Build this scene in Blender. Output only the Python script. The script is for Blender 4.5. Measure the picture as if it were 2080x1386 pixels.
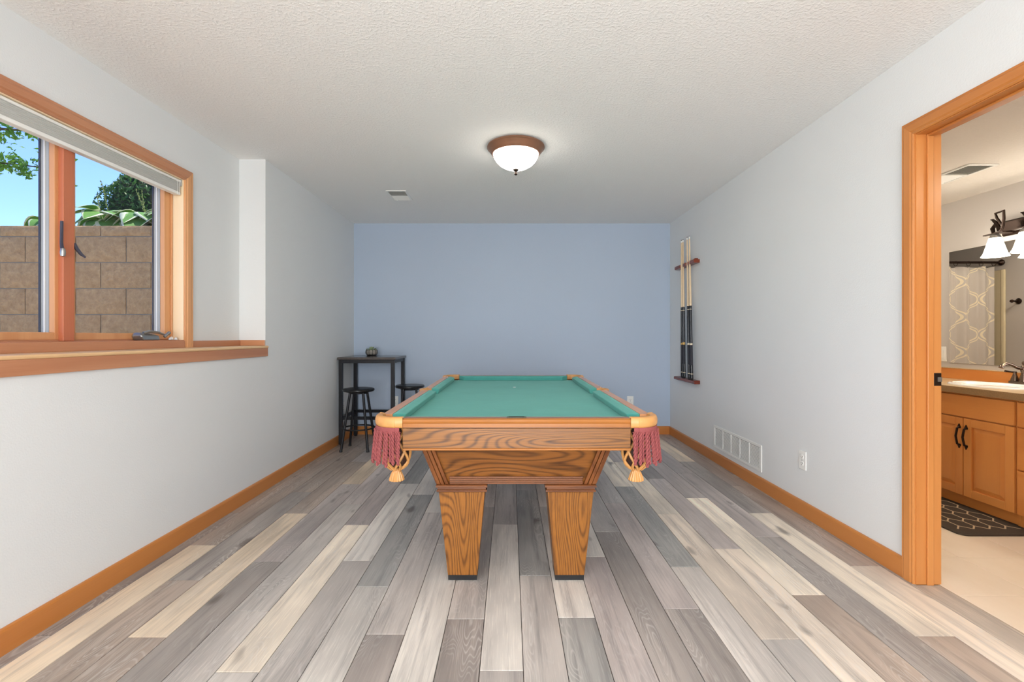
import bpy, bmesh, math, random
from mathutils import Vector, Matrix
random.seed(7)
PI = math.pi
for o in list(bpy.data.objects): bpy.data.objects.remove(o)
scene = bpy.context.scene
COL = scene.collection

# ------------------------------------------------------------------ camera
cam_data = bpy.data.cameras.new('camera')
cam_data.sensor_fit = 'HORIZONTAL'; cam_data.sensor_width = 36.0
cam_data.lens = 36.0 * 965 / 2080
cam_data.shift_x = 4 / 2080; cam_data.shift_y = -9 / 2080
cam_data.clip_start = 0.05; cam_data.clip_end = 200
cam = bpy.data.objects.new('camera', cam_data); COL.objects.link(cam)
cam.location = (0, 0, 1.13); cam.rotation_euler = (PI / 2, 0, 0)
scene.camera = cam

# ------------------------------------------------------------------ world, sun, added fill lights, exposure
world = bpy.data.worlds.new('sky_world'); scene.world = world; world.use_nodes = True
wn = world.node_tree.nodes; wl = world.node_tree.links
sky = wn.new('ShaderNodeTexSky'); sky.sky_type = 'NISHITA'; sky.sun_disc = False
sky.sun_elevation = math.radians(58); sky.sun_rotation = math.radians(20)
sky.altitude = 1200; sky.air_density = 1.0; sky.dust_density = 0.15; sky.ozone_density = 3.0
wn['Background'].inputs['Strength'].default_value = 0.33
tint = wn.new('ShaderNodeMix'); tint.data_type = 'RGBA'; tint.blend_type = 'MULTIPLY'; tint.inputs[0].default_value = 1
tint.inputs[7].default_value = (.70, .78, 1.0, 1)
wl.new(sky.outputs[0], tint.inputs[6]); wl.new(tint.outputs[2], wn['Background'].inputs['Color'])

sun_d = bpy.data.lights.new('sun', 'SUN'); sun_d.energy = 8.0; sun_d.angle = math.radians(0.6); sun_d.color = (1, .95, .86)
sun = bpy.data.objects.new('sun', sun_d); COL.objects.link(sun)
sun.location = (3, 14, 14)
sun.rotation_euler = (Vector((0.3, 0.35, 1.25))).to_track_quat('Z', 'Y').to_euler()

# added area fill behind the viewer, set in an invented door opening
rear_fill_d = bpy.data.lights.new('rear_fill_light', 'AREA'); rear_fill_d.shape = 'RECTANGLE'
rear_fill_d.size = 2.7; rear_fill_d.size_y = 2.0; rear_fill_d.energy = 185; rear_fill_d.color = (0.97, 0.985, 1.0)
rear_fill = bpy.data.objects.new('rear_fill_light', rear_fill_d); COL.objects.link(rear_fill)
rear_fill.location = (0.0, -3.32, 1.05); rear_fill.rotation_euler = (PI / 2, 0, 0)
rear_fill.rotation_euler = (Vector((0, -1, 0))).to_track_quat('Z', 'Y').to_euler()

# added area fill from the left behind the viewer, at an invented window
left_fill_d = bpy.data.lights.new('left_fill_light', 'AREA'); left_fill_d.shape = 'RECTANGLE'
left_fill_d.size = 1.8; left_fill_d.size_y = .9; left_fill_d.energy = 120; left_fill_d.color = (0.97, 0.985, 1.0)
left_fill = bpy.data.objects.new('left_fill_light', left_fill_d); COL.objects.link(left_fill)
left_fill.location = (-2.22, -1.4, 1.6); left_fill.rotation_euler = (Vector((-1, 0, 0))).to_track_quat('Z', 'Y').to_euler()

vs = scene.view_settings
vs.view_transform = 'Standard'; vs.look = 'None'; vs.gamma = 1.0; vs.use_curve_mapping = False
vs.exposure = 0.0
cy = scene.cycles
cy.max_bounces = 8; cy.diffuse_bounces = 5; cy.glossy_bounces = 3; cy.transparent_max_bounces = 8
cy.caustics_reflective = False; cy.caustics_refractive = False
cy.use_adaptive_sampling = True; cy.adaptive_threshold = 0.05; cy.use_denoising = True

# ================================================================== helpers
def lin(c):
    r = []
    for v in c[:3]:
        v = v / 255.0
        r.append(v / 12.92 if v <= 0.04045 else ((v + 0.055) / 1.055) ** 2.4)
    return (r[0], r[1], r[2], 1.0)

class N:
    """small node-graph helper"""
    def __init__(s, name):
        s.m = bpy.data.materials.new(name); s.m.use_nodes = True
        s.t = s.m.node_tree; s.b = s.t.nodes['Principled BSDF']
    def add(s, ty, **kw):
        n = s.t.nodes.new(ty)
        for k, v in kw.items(): setattr(n, k, v)
        return n
    def put(s, sock, v):
        if hasattr(v, 'is_output') or isinstance(v, bpy.types.NodeSocket): s.t.links.new(v, sock)
        else: sock.default_value = v
    def math(s, op, a, b=None, c=None, clamp=False):
        n = s.add('ShaderNodeMath', operation=op, use_clamp=clamp)
        s.put(n.inputs[0], a)
        if b is not None: s.put(n.inputs[1], b)
        if c is not None: s.put(n.inputs[2], c)
        return n.outputs[0]
    def coord(s, which='Object'): return s.add('ShaderNodeTexCoord').outputs[which]
    def mapping(s, vec, scale=(1, 1, 1), loc=None):
        n = s.add('ShaderNodeMapping'); s.put(n.inputs['Vector'], vec); n.inputs['Scale'].default_value = scale
        if loc is not None: s.put(n.inputs['Location'], loc)
        return n.outputs[0]
    def noise(s, vec, scale, detail=2.0, rough=0.5, dist=0.0, out='Fac'):
        n = s.add('ShaderNodeTexNoise'); s.put(n.inputs['Vector'], vec)
        n.inputs['Scale'].default_value = scale; n.inputs['Detail'].default_value = detail
        n.inputs['Roughness'].default_value = rough; n.inputs['Distortion'].default_value = dist
        return n.outputs[out]
    def ramp(s, fac, stops):
        n = s.add('ShaderNodeValToRGB'); s.put(n.inputs[0], fac)
        e = n.color_ramp.elements
        while len(e) > 1: e.remove(e[0])
        e[0].position = stops[0][0]; e[0].color = stops[0][1]
        for p, c in stops[1:]:
            x = e.new(p); x.color = c
        return n.outputs[0]
    def mix(s, fac, a, b, mode='MIX'):
        n = s.add('ShaderNodeMix', data_type='RGBA', blend_type=mode)
        s.put(n.inputs[0], fac); s.put(n.inputs[6], a); s.put(n.inputs[7], b)
        return n.outputs[2]
    def bump(s, h, strength=0.3, dist=0.01):
        n = s.add('ShaderNodeBump'); n.inputs['Strength'].default_value = strength
        n.inputs['Distance'].default_value = dist; s.put(n.inputs['Height'], h)
        s.t.links.new(n.outputs[0], s.b.inputs['Normal'])
    def sep(s, vec):
        n = s.add('ShaderNodeSeparateXYZ'); s.put(n.inputs[0], vec); return n.outputs
    def comb(s, x, y, z):
        n = s.add('ShaderNodeCombineXYZ')
        s.put(n.inputs[0], x); s.put(n.inputs[1], y); s.put(n.inputs[2], z); return n.outputs[0]
    def fin(s, col=None, rough=0.5, metal=0.0, spec=0.5, **kw):
        if col is not None: s.put(s.b.inputs['Base Color'], col)
        s.put(s.b.inputs['Roughness'], rough); s.b.inputs['Metallic'].default_value = metal
        s.b.inputs['Specular IOR Level'].default_value = spec
        for k, v in kw.items(): s.put(s.b.inputs[k], v)
        return s.m

def G(v): return (v, v, v, 1)

def simple(name, rgb, rough=0.5, metal=0.0, spec=0.5, var=0.06, vscale=12, bump=0.0, bscale=80, **kw):
    n = N(name); co = n.coord()
    c = lin(rgb); f = n.noise(co, vscale, 3)
    col = n.mix(f, tuple(x * (1 - var) for x in c[:3]) + (1,), tuple(min(1, x * (1 + var)) for x in c[:3]) + (1,))
    if bump: n.bump(n.noise(co, bscale, 3), bump, 0.004)
    return n.fin(col, rough, metal, spec, **kw)

def wood(name, light, dark, axis='X', scale=2.2, bands=9.0, contrast=0.8, pore=0.35, rough=0.38, stretch=0.13, thin=0.5, spec=0.45):
    """plain-sawn grain: contour lines of a noise field stretched along the grain"""
    n = N(name); co = n.coord()
    info = n.add('ShaderNodeObjectInfo')
    off = n.math('MULTIPLY', info.outputs['Random'], 37.0)
    offv = n.comb(off, off, off)
    sc = {'X': (stretch, 1, 1), 'Y': (1, stretch, 1), 'Z': (1, 1, stretch)}[axis]
    p = n.mapping(co, tuple(scale * v for v in sc), offv)
    f = n.noise(p, 1.6, 1.2, 0.4)
    w = n.math('SINE', n.math('MULTIPLY', f, bands * 2 * PI))
    w = n.math('MULTIPLY_ADD', w, 0.5, 0.5)
    w = n.math('POWER', w, 1.0 / max(thin, .05) * 1.2)
    sp = {'X': (.03, 1, 1), 'Y': (1, .03, 1), 'Z': (1, 1, .03)}[axis]
    pf = n.noise(n.mapping(co, sp, offv), 170, 2, 0.6)
    pf = n.math('MULTIPLY', n.math('SUBTRACT', pf, 0.42, clamp=True), 2.4)
    blot = n.noise(p, 1.0, 2)
    g = n.math('MULTIPLY', w, contrast)
    g = n.math('ADD', g, n.math('MULTIPLY', pf, pore), clamp=True)
    c1 = lin(light); c2 = lin(dark)
    col = n.mix(g, c1, c2)
    col = n.mix(n.math('MULTIPLY', blot, 0.35), col, c2)
    n.bump(n.math('SUBTRACT', 1.0, g), 0.08, 0.002)
    return n.fin(col, rough, 0, spec)

# ---------------------------------------------------------------- mesh builder
class MB:
    def __init__(s): s.v = []; s.f = []; s.mi = []; s.cur = 0
    def _add(s, vs, fs):
        b = len(s.v); s.v += [tuple(v) for v in vs]
        for f in fs: s.f.append(tuple(b + i for i in f)); s.mi.append(s.cur)
        return s
    def box(s, x0, x1, y0, y1, z0, z1):
        vs = [(x0,y0,z0),(x1,y0,z0),(x1,y1,z0),(x0,y1,z0),(x0,y0,z1),(x1,y0,z1),(x1,y1,z1),(x0,y1,z1)]
        return s._add(vs, [(0,3,2,1),(4,5,6,7),(0,1,5,4),(1,2,6,5),(2,3,7,6),(3,0,4,7)])
    def hexa(s, bot, top):
        """8-corner solid from two quads"""
        return s._add(list(bot) + list(top), [(0,3,2,1),(4,5,6,7),(0,1,5,4),(1,2,6,5),(2,3,7,6),(3,0,4,7)])
    def prism(s, pts, axis, a0, a1):
        """extrude closed 2-D polygon along axis; pts are the other two coords in xyz order"""
        n = len(pts)
        def mk(a, p):
            return {'X': (a, p[0], p[1]), 'Y': (p[0], a, p[1]), 'Z': (p[0], p[1], a)}[axis]
        vs = [mk(a0, p) for p in pts] + [mk(a1, p) for p in pts]
        fs = [tuple(range(n - 1, -1, -1)), tuple(range(n, 2 * n))]
        fs += [(i, (i + 1) % n, n + (i + 1) % n, n + i) for i in range(n)]
        return s._add(vs, fs)
    def loft(s, rings, closed=True, caps=True):
        n = len(rings[0]); vs = [p for r in rings for p in r]; fs = []
        for k in range(len(rings) - 1):
            for i in range(n if closed else n - 1):
                j = (i + 1) % n
                fs.append((k*n+i, k*n+j, (k+1)*n+j, (k+1)*n+i))
        if caps and closed:
            fs.append(tuple(range(n - 1, -1, -1))); fs.append(tuple((len(rings)-1)*n + i for i in range(n)))
        return s._add(vs, fs)
    def tube(s, path, r, sides=8, caps=True, flat=1.0):
        P = [Vector(p) for p in path]; rings = []; up = None
        for i, p in enumerate(P):
            t = (P[min(i+1, len(P)-1)] - P[max(i-1, 0)]).normalized()
            if up is None:
                up = Vector((0,0,1)) if abs(t.z) < .9 else Vector((1,0,0))
            a = t.cross(up)
            if a.length < 1e-6: a = t.orthogonal()
            a.normalize(); b = a.cross(t).normalized(); up = b
            rr = r[i] if isinstance(r, (list, tuple)) else r
            rings.append([p + a*rr*math.cos(2*PI*k/sides) + b*rr*flat*math.sin(2*PI*k/sides) for k in range(sides)])
        return s.loft(rings, True, caps)
    def lathe(s, prof, c=(0,0,0), sides=32, caps=True, axis='Z', wob=None):
        rings = []
        for r, h in prof:
            ring = []
            for k in range(sides):
                a = 2*PI*k/sides; rr = r * (1 + (wob(a, h) if wob else 0))
                x, y = rr*math.cos(a), rr*math.sin(a)
                if axis == 'Z': q = (c[0]+x, c[1]+y, c[2]+h)
                elif axis == 'X': q = (c[0]+h, c[1]+x, c[2]+y)
                else: q = (c[0]+x, c[1]+h, c[2]+y)
                ring.append(q)
            rings.append(ring)
        return s.loft(rings, True, caps)
    def sweep(s, path, prof, closed_prof=True):
        """path: xy points in a horizontal plane; prof: (outward offset, z)"""
        P = [Vector((p[0], p[1])) for p in path]; rings = []
        for i, p in enumerate(P):
            t = (P[min(i+1, len(P)-1)] - P[max(i-1, 0)]).normalized(); nrm = Vector((t.y, -t.x))
            rings.append([(p.x + nrm.x*o, p.y + nrm.y*o, z) for o, z in prof])
        return s.loft(rings, closed_prof, closed_prof)
    def build(s, name, mat, parent=None, smooth=False, bevel=0.0, segs=2, loc=None, rot=None, link=True):
        me = bpy.data.meshes.new(name); me.from_pydata(s.v, [], s.f)
        ms = mat if isinstance(mat, (list, tuple)) else [mat]
        for m in ms: me.materials.append(m)
        if len(ms) > 1: me.polygons.foreach_set('material_index', s.mi)
        bm = bmesh.new(); bm.from_mesh(me); bmesh.ops.recalc_face_normals(bm, faces=bm.faces); bm.to_mesh(me); bm.free()
        if smooth:
            me.polygons.foreach_set('use_smooth', [True]*len(me.polygons))
            try: me.set_sharp_from_angle(angle=math.radians(smooth if smooth is not True else 40))
            except Exception: pass
        o = bpy.data.objects.new(name, me); COL.objects.link(o)
        if parent: o.parent = parent
        if loc: o.location = loc
        if rot: o.rotation_euler = rot
        if bevel:
            b = o.modifiers.new('bevel', 'BEVEL'); b.width = bevel; b.segments = segs; b.limit_method = 'ANGLE'
        return o

def tag(o, label, cat=None, group=None, kind=None):
    o['label'] = label
    if cat: o['category'] = cat
    if group: o['group'] = group
    if kind: o['kind'] = kind
    return o
def thing(name, label, cat, loc=(0,0,0), rz=0, group=None, kind=None):
    o = bpy.data.objects.new(name, None); COL.objects.link(o); o.empty_display_size = 0.1
    o.location = loc; o.rotation_euler = (0, 0, rz)
    return tag(o, label, cat, group, kind)
def copy_tree(o, parent=None):
    c = o.copy(); COL.objects.link(c)
    if parent: c.parent = parent
    for ch in list(o.children): copy_tree(ch, c)
    return c
def box(name, x0, x1, y0, y1, z0, z1, mat, parent=None, bevel=0.0, segs=2):
    return MB().box(x0,x1,y0,y1,z0,z1).build(name, mat, parent, bevel=bevel, segs=segs)
def arc(cx, cy, r, a0, a1, n):
    return [(cx + r*math.cos(math.radians(a0 + (a1-a0)*i/n)), cy + r*math.sin(math.radians(a0 + (a1-a0)*i/n))) for i in range(n+1)]

# ================================================================== materials
M = {}
def wall_mat(name, rgb, bs=0.25, sc=140, rough=0.6):
    n = N(name); co = n.coord()
    c = lin(rgb); v = n.noise(co, 1.3, 3)
    col = n.mix(v, tuple(x*.97 for x in c[:3])+(1,), tuple(min(1,x*1.03) for x in c[:3])+(1,))
    n.bump(n.noise(co, sc, 2, .5), bs, 0.003)
    return n.fin(col, rough, 0, .25)
M['wall'] = wall_mat('pale_grey_paint', (224, 226, 226))
M['wall_blue'] = wall_mat('blue_accent_paint', (176, 190, 208))
M['bath_wall'] = wall_mat('greige_bath_paint', (196, 190, 184))
def ceil_mat(name, rgb):
    n = N(name); co = n.coord()
    a = n.noise(co, 75, 3, .55); b = n.noise(co, 210, 2)
    h = n.math('ADD', n.math('MULTIPLY', n.math('SUBTRACT', a, .45, clamp=True), 3.0), n.math('MULTIPLY', b, .3))
    n.bump(h, 0.42, 0.006)
    return n.fin(lin(rgb), .8, 0, .1)
M['ceiling'] = ceil_mat('textured_ceiling', (243, 242, 240))
M['trim'] = wood('honey_maple_trim', (202, 134, 70), (176, 102, 45), 'Y', 3.0, 3.0, .38, .16, .3, .07)
M['trimx'] = wood('honey_maple_trim_x', (202, 134, 70), (176, 102, 45), 'X', 3.0, 3.0, .38, .16, .3, .07)
M['trimz'] = wood('honey_maple_trim_z', (204, 138, 76), (178, 106, 50), 'Z', 3.0, 3.0, .38, .16, .3, .07)
M['wtrim'] = wood('window_maple_y', (198, 142, 106), (172, 110, 76), 'Y', 4.0, 3.0, .45, .2, .33, .05)
M['wtrimz'] = wood('window_maple_z', (220, 164, 114), (196, 132, 84), 'Z', 4.0, 3.0, .45, .2, .33, .05)
M['jamb'] = wood('daylit_maple_jamb', (250, 234, 204), (240, 212, 170), 'Z', 4.0, 3.0, .4, .15, .4, .05)  # daylight on the window jamb painted in as a cream tone
M['clad'] = simple('grey_window_cladding', (176, 178, 176), .45)
M['clad_dark'] = simple('dark_window_gasket', (52, 52, 68), .5)
M['white'] = simple('white_plastic', (236, 236, 232), .4, var=.02)
M['shade_grey'] = simple('grey_pleated_shade', (186, 186, 182), .8, var=.04, vscale=60)
M['black_metal'] = simple('black_metal', (22, 22, 26), .42, .2, .4, bump=.1)
M['black_seat'] = simple('black_painted_seat', (20, 20, 22), .32, 0, .5)
M['bronze'] = simple('oil_rubbed_bronze', (52, 38, 30), .35, .7, .5, var=.25)
M['nickel'] = simple('brushed_pewter', (160, 160, 158), .3, .85, .5, var=.1)
M['fix_bronze'] = simple('copper_bronze_fixture', (150, 108, 84), .36, .55, .5, var=.15)
M['oakx'] = wood('golden_oak_x', (152, 98, 38), (56, 31, 10), 'X', 4.0, 30.0, .62, .45, .33, .13, .42)
M['oaky'] = wood('golden_oak_y', (152, 98, 38), (56, 31, 10), 'Y', 4.0, 30.0, .62, .45, .33, .13, .42)
M['oakz'] = wood('golden_oak_z', (162, 104, 42), (74, 42, 15), 'Z', 4.0, 30.0, .62, .45, .33, .13, .42)
M['oakpanel'] = wood('golden_oak_panel', (148, 92, 38), (62, 34, 13), 'X', 4.0, 30.0, .62, .45, .33, .15, .42)
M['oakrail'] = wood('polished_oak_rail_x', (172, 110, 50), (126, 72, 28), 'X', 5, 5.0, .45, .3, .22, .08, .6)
M['oakraily_sheen'] = wood('polished_oak_rail_y_sheen', (222, 162, 116), (190, 126, 82), 'Y', 5, 5.0, .45, .3, .22, .08, .6)  # window reflection on the side rails painted in as a lighter tone
M['oakdark'] = wood('reeded_oak_x', (128, 76, 38), (72, 36, 16), 'X', 6, 4.0, .5, .4, .32, .06)
M['oakdarkz'] = wood('reeded_oak_z', (136, 82, 42), (78, 40, 18), 'Z', 6, 4.0, .5, .4, .32, .06)
M['leather'] = simple('tan_leather', (206, 150, 88), .38, var=.14, vscale=30, bump=.15, bscale=200)
M['pocket_dark'] = simple('pocket_interior_shade', (50, 26, 16), .7)  # dark tone for the shade inside the pocket net
M['rose'] = simple('dusty_rose_cord', (146, 74, 74), .85, var=.18, vscale=90, bump=.3, bscale=400)
M['rubber'] = simple('black_foot', (20, 20, 22), .5)
M['pewter'] = simple('pewter_plate', (96, 90, 82), .9, 0, .05, var=.3, vscale=160)
def felt(name, rgb):
    n = N(name); co = n.coord(); c = lin(rgb)
    f = n.noise(co, 6, 4, .6); g = n.noise(co, 260, 2)
    k = n.math('ADD', n.math('MULTIPLY', f, .6), n.math('MULTIPLY', g, .4))
    col = n.mix(k, tuple(x*.82 for x in c[:3])+(1,), tuple(min(1,x*1.2) for x in c[:3])+(1,))
    n.bump(g, .15, .001)
    return n.fin(col, .9, 0, .15, **{'Sheen Weight': .25, 'Sheen Roughness': .4, 'Sheen Tint': lin((190, 225, 215))})
M['felt'] = felt('green_billiard_cloth', (84, 160, 150))
def plank_mat():
    n = N('limed_vinyl_plank'); co = n.coord(); info = n.add('ShaderNodeObjectInfo')
    off = n.math('MULTIPLY', info.outputs['Random'], 53.0); offv = n.comb(off, off, off)
    base = info.outputs['Color']
    lo = n.noise(n.mapping(co, (3.2, .9, 1), offv), 1.0, 3, .55)             # broad patches
    st = n.noise(n.mapping(co, (30, 1.3, 1), offv), 1.0, 4, .65)             # streaks
    fine = n.noise(n.mapping(co, (230, 7, 1), offv), 1.0, 3, .7)             # pores
    dk = n.mix(1.0, base, (0.50, 0.50, 0.51, 1), 'MULTIPLY')
    lt = n.mix(1.0, base, (1.38, 1.36, 1.32, 1), 'MULTIPLY')
    f1 = n.math('MULTIPLY_ADD', n.math('SUBTRACT', lo, .5), 2.6, .5, clamp=True)
    c = n.mix(f1, dk, lt)
    c = n.mix(.72, base, c)
    wx = n.noise(n.mapping(co, (7.0, 1.1, 1), n.comb(n.math('ADD', off, 9.0), off, off)), 1.0, 3, .6)   # weathered grey patches
    fw = n.math('MULTIPLY', n.math('SUBTRACT', wx, .47, clamp=True), 4.0, clamp=True)
    c = n.mix(n.math('MULTIPLY', fw, .5), c, lin((158, 153, 149)))
    f2 = n.math('MULTIPLY', n.math('SUBTRACT', st, .48, clamp=True), 4.0, clamp=True)
    c = n.mix(n.math('MULTIPLY', f2, .85), c, dk)
    f3 = n.math('MULTIPLY', n.math('SUBTRACT', fine, .52, clamp=True), 4.0, clamp=True)
    c = n.mix(n.math('MULTIPLY', f3, .5), c, lt)
    # white limed cathedral lines, only in patches
    cf = n.noise(n.mapping(co, (9.0, 1.5, 1), offv), 1.0, 2.0, .5)
    ln = n.math('SINE', n.math('MULTIPLY', cf, 210.0))
    ln = n.math('POWER', n.math('MULTIPLY_ADD', ln, .5, .5), 5.0)
    mk = n.math('MULTIPLY', n.math('SUBTRACT', n.noise(n.mapping(co, (6, 1.8, 1), offv), 1.0, 2), .47, clamp=True), 5.0, clamp=True)
    c = n.mix(n.math('MULTIPLY', n.math('MULTIPLY', ln, mk), .38), c, lin((222, 220, 216)))
    kn = n.noise(n.mapping(co, (11, 4.5, 1), offv), 1.0, 1)
    kf = n.math('MULTIPLY', n.math('SUBTRACT', kn, .71, clamp=True), 9.0, clamp=True)
    c = n.mix(n.math('MULTIPLY', kf, .7), c, lin((88, 78, 72)))
    n.bump(n.math('ADD', fine, st), .12, .0015)
    return n.fin(c, n.math('MULTIPLY_ADD', st, .18, .34), 0, .4)
M['plank'] = plank_mat()
M['subfloor'] = simple('dark_joint', (62, 56, 52), .8)

# ================================================================== room shell
XL, XR, YB, H = -1.807, 1.853, 5.50, 2.44
XRec, YJog = -2.0, 3.51
YREAR = -3.2
S = 'structure'
floor = MB().box(XL-.02, 1.955, YREAR, YB+.02, -.08, -.004).build('floor', M['subfloor'])
tag(floor, 'grey and tan limed wood-look plank floor', 'floor', kind=S)
ceiling = MB().box(-2.3, 1.955, YREAR-.1, YB+.1, H, H+.12).build('ceiling', M['ceiling'])
tag(ceiling, 'white textured ceiling over the pool table', 'ceiling', kind=S)
WY0, WY1, WZ0, WZ1 = 1.50, 2.904, 1.109, 2.085     # clear opening of the window
w = MB()
w.box(-2.2, XL, YREAR, YJog, -.08, 1.045)
w.box(-2.2, XL, YJog, YB+.1, -.08, H)
w.box(-2.15, XRec, YREAR, -2.32, 1.045, H); w.box(-2.15, XRec, -.48, WY0-.02, 1.045, H)
w.box(-2.15, XRec, -2.32, -.48, 1.045, 1.13); w.box(-2.15, XRec, -2.32, -.48, 2.07, H)
w.box(-2.15, XRec, WY1+.02, YJog, 1.045, H)
w.box(-2.15, XRec, WY0-.02, WY1+.02, 1.045, WZ0-.02)
w.box(-2.15, XRec, WY0-.02, WY1+.02, WZ1+.02, H)
tag(w.build('wall_left', M['wall']), 'pale grey wall with the window set back above a ledge', 'wall', kind=S)
tag(box('wall_back', XL, XR, YB, YB+.1, -.08, H, M['wall_blue']), 'blue accent wall behind the pool table', 'wall', kind=S)
DY0, DY1, DZ = 1.40, 2.163, 2.05
w = MB()
w.box(XR, 1.955, DY1+.018, YB+.1, -.08, H)
w.box(XR, 1.955, YREAR, DY0-.018, -.08, H)
w.box(XR, 1.955, DY0-.018, DY1+.018, DZ+.018, H)
tag(w.build('wall_right', M['wall']), 'pale grey wall with cue rack and bathroom doorway', 'wall', kind=S)
w = MB()
w.box(-2.2, -1.4, YREAR-.1, YREAR, -.08, H); w.box(1.4, 1.955, YREAR-.1, YREAR, -.08, H); w.box(-1.4, 1.4, YREAR-.1, YREAR, 2.1, H)
tag(w.build('wall_rear', M['wall']), 'pale grey wall behind the viewer with a wide added opening for fill light', 'wall', kind=S)
d2 = thing('added_door', 'added sliding door frame behind the viewer around the fill light', 'door', (0, YREAR, 0), kind=S)  # unseen frame added around the rear fill light
for a, b, c, d in ((-1.4, -1.34, 0, 2.1), (1.34, 1.4, 0, 2.1), (-.03, .03, 0, 2.1), (-1.34, 1.34, 2.04, 2.1), (-1.34, 1.34, 0, .05)):
    box('added_door_bar', a, b, -.08, -.03, c, d, M['white'], d2, .004)

# ---- floor planks: row -> (x index, joint position, tones near to far)
TONE = {'D': (160, 153, 148), 'B': (172, 157, 145), 'M': (190, 185, 180), 'V': (190, 181, 177), 'L': (219, 215, 208),
        'C': (241, 230, 213), 'T': (228, 210, 186), 'G': (164, 164, 161), 'N': (204, 198, 192), 'P': (218, 206, 192)}
ROWS = {-12: (1.796, 'DDBB'), -11: (2.572, 'TBBB'), -10: (2.203, 'BDBB'), -9: (1.785, 'BTBV'), -8: (2.386, 'DVTB'), -7: (1.954, 'NMVM'),
        -6: (1.599, 'MCVM'), -5: (2.397, 'MLGM'), -4: (2.147, 'LGLM'), -3: (1.802, 'DNLM'), -2: (2.584, 'LMNM'), -1: (1.900, 'DMNL'),
        0: (1.606, 'MLMN'), 1: (2.245, 'MGMN'), 2: (1.910, 'GLNM'), 3: (2.439, 'VLMN'), 4: (2.747, 'DMNM'), 5: (1.972, 'DVMN'),
        6: (2.330, 'NGCV'), 7: (1.773, 'MPCV'), 8: (2.530, 'PVDV'), 9: (2.077, 'BCVN'), 10: (2.679, 'DVVM'), 11: (1.791, 'BCDT'),
        12: (2.340, 'PBBB'), 13: (2.161, 'PBBB'), 14: (2.9, 'PPBB')}
PW, PL, PX0 = .1483, 1.25, -.103
rng = random.Random(5)
for k, (j0, tones) in ROWS.items():
    xa = max(PX0 + k*PW, XL + .002); xb = min(PX0 + (k+1)*PW, XR - .002)
    if k == 14: xa, xb = PX0 + 13*PW, 1.952      # strip that runs on into the doorway
    if xb - xa < .01: continue
    n = -5
    while True:
        ya, yb = j0 + n*PL, j0 + (n+1)*PL
        if ya > YB: break
        if yb > YREAR:
            ya2, yb2 = max(ya, YREAR), min(yb, YB - .002)
            if k == 14 and yb2 > 2.161: yb2 = 2.161
            if k == 13 and ya2 < 2.161: ya2 = 2.161
            if yb2 - ya2 > .02:
                i = n + 1
                tn = tones[i] if 0 <= i < len(tones) else rng.choice('DBMVLNPT')
                c = lin(TONE[tn]); jv = rng.uniform(.94, 1.06)
                m = MB(); cx, cy = (xa+xb)/2, (ya2+yb2)/2; hx, hy = (xb-xa)/2 - .0013, (yb2-ya2)/2 - .0013
                b = .0012
                m.loft([[(-hx,-hy,-.006),(hx,-hy,-.006),(hx,hy,-.006),(-hx,hy,-.006)], [(-hx,-hy,-b),(hx,-hy,-b),(hx,hy,-b),(-hx,hy,-b)],
                        [(-hx+b,-hy+b,0),(hx-b,-hy+b,0),(hx-b,hy-b,0),(-hx+b,hy-b,0)]])
                p = m.build('plank', M['plank'], floor, loc=(cx, cy, 0))
                p.color = (c[0]*jv, c[1]*jv, c[2]*jv, 1)
        n += 1

# ---- baseboards
def bb_prof(x, s):  # x: wall plane, s: direction into the room
    return [(x, 0), (x + s*.014, 0), (x + s*.014, .082), (x + s*.011, .09), (x + s*.006, .093), (x, .093)]
tag(MB().prism(bb_prof(XL, 1), 'Y', YREAR, YB).build('baseboard_left', M['trim']), 'honey maple baseboard along the window wall', 'baseboard', kind=S)
tag(MB().prism(bb_prof(XR, -1), 'Y', 2.228, YB).build('baseboard_right', M['trim']), 'honey maple baseboard under the wall grille', 'baseboard', kind=S)
tag(MB().prism(bb_prof(XR, -1), 'Y', YREAR, 1.335).build('baseboard_right_near', M['trim']), 'honey maple baseboard on the near side of the doorway', 'baseboard', kind=S)
tag(MB().prism([(YB, 0), (YB-.014, 0), (YB-.014, .082), (YB-.011, .09), (YB-.006, .093), (YB, .093)], 'X', XL+.014, XR-.014).build('baseboard_back', M['trimx']),
    'honey maple baseboard along the blue wall', 'baseboard', kind=S)

# ---- ledge under the window (the foundation step)
t1 = thing('trim_1', 'maple ledge with apron running under the window', 'ledge', (0, 0, 0), kind=S)
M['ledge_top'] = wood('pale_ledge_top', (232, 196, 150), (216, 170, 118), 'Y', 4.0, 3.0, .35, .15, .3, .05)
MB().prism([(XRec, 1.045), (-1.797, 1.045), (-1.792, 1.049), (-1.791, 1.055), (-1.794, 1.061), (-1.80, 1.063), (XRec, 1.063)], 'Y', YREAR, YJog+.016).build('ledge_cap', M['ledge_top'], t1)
box('apron', XL, XL+.013, YREAR, YJog+.012, .985, 1.045, M['wtrim'], t1, .002)
box('upstand', XRec, XRec+.014, 2.976, YJog, 1.063, 1.104, M['wtrim'], t1, .003)
M['wtrimx'] = wood('window_maple_x', (212, 156, 116), (186, 124, 86), 'X', 4.0, 3.0, .45, .2, .33, .05)
box('upstand', XRec+.014, XL, YJog-.014, YJog, 1.063, 1.104, M['wtrimx'], t1, .003)
MB().box(XRec+.014, XL+.012, YJog, YJog+.014, 1.045, 1.06).build('end_return', M['wtrimx'], t1)

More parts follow.
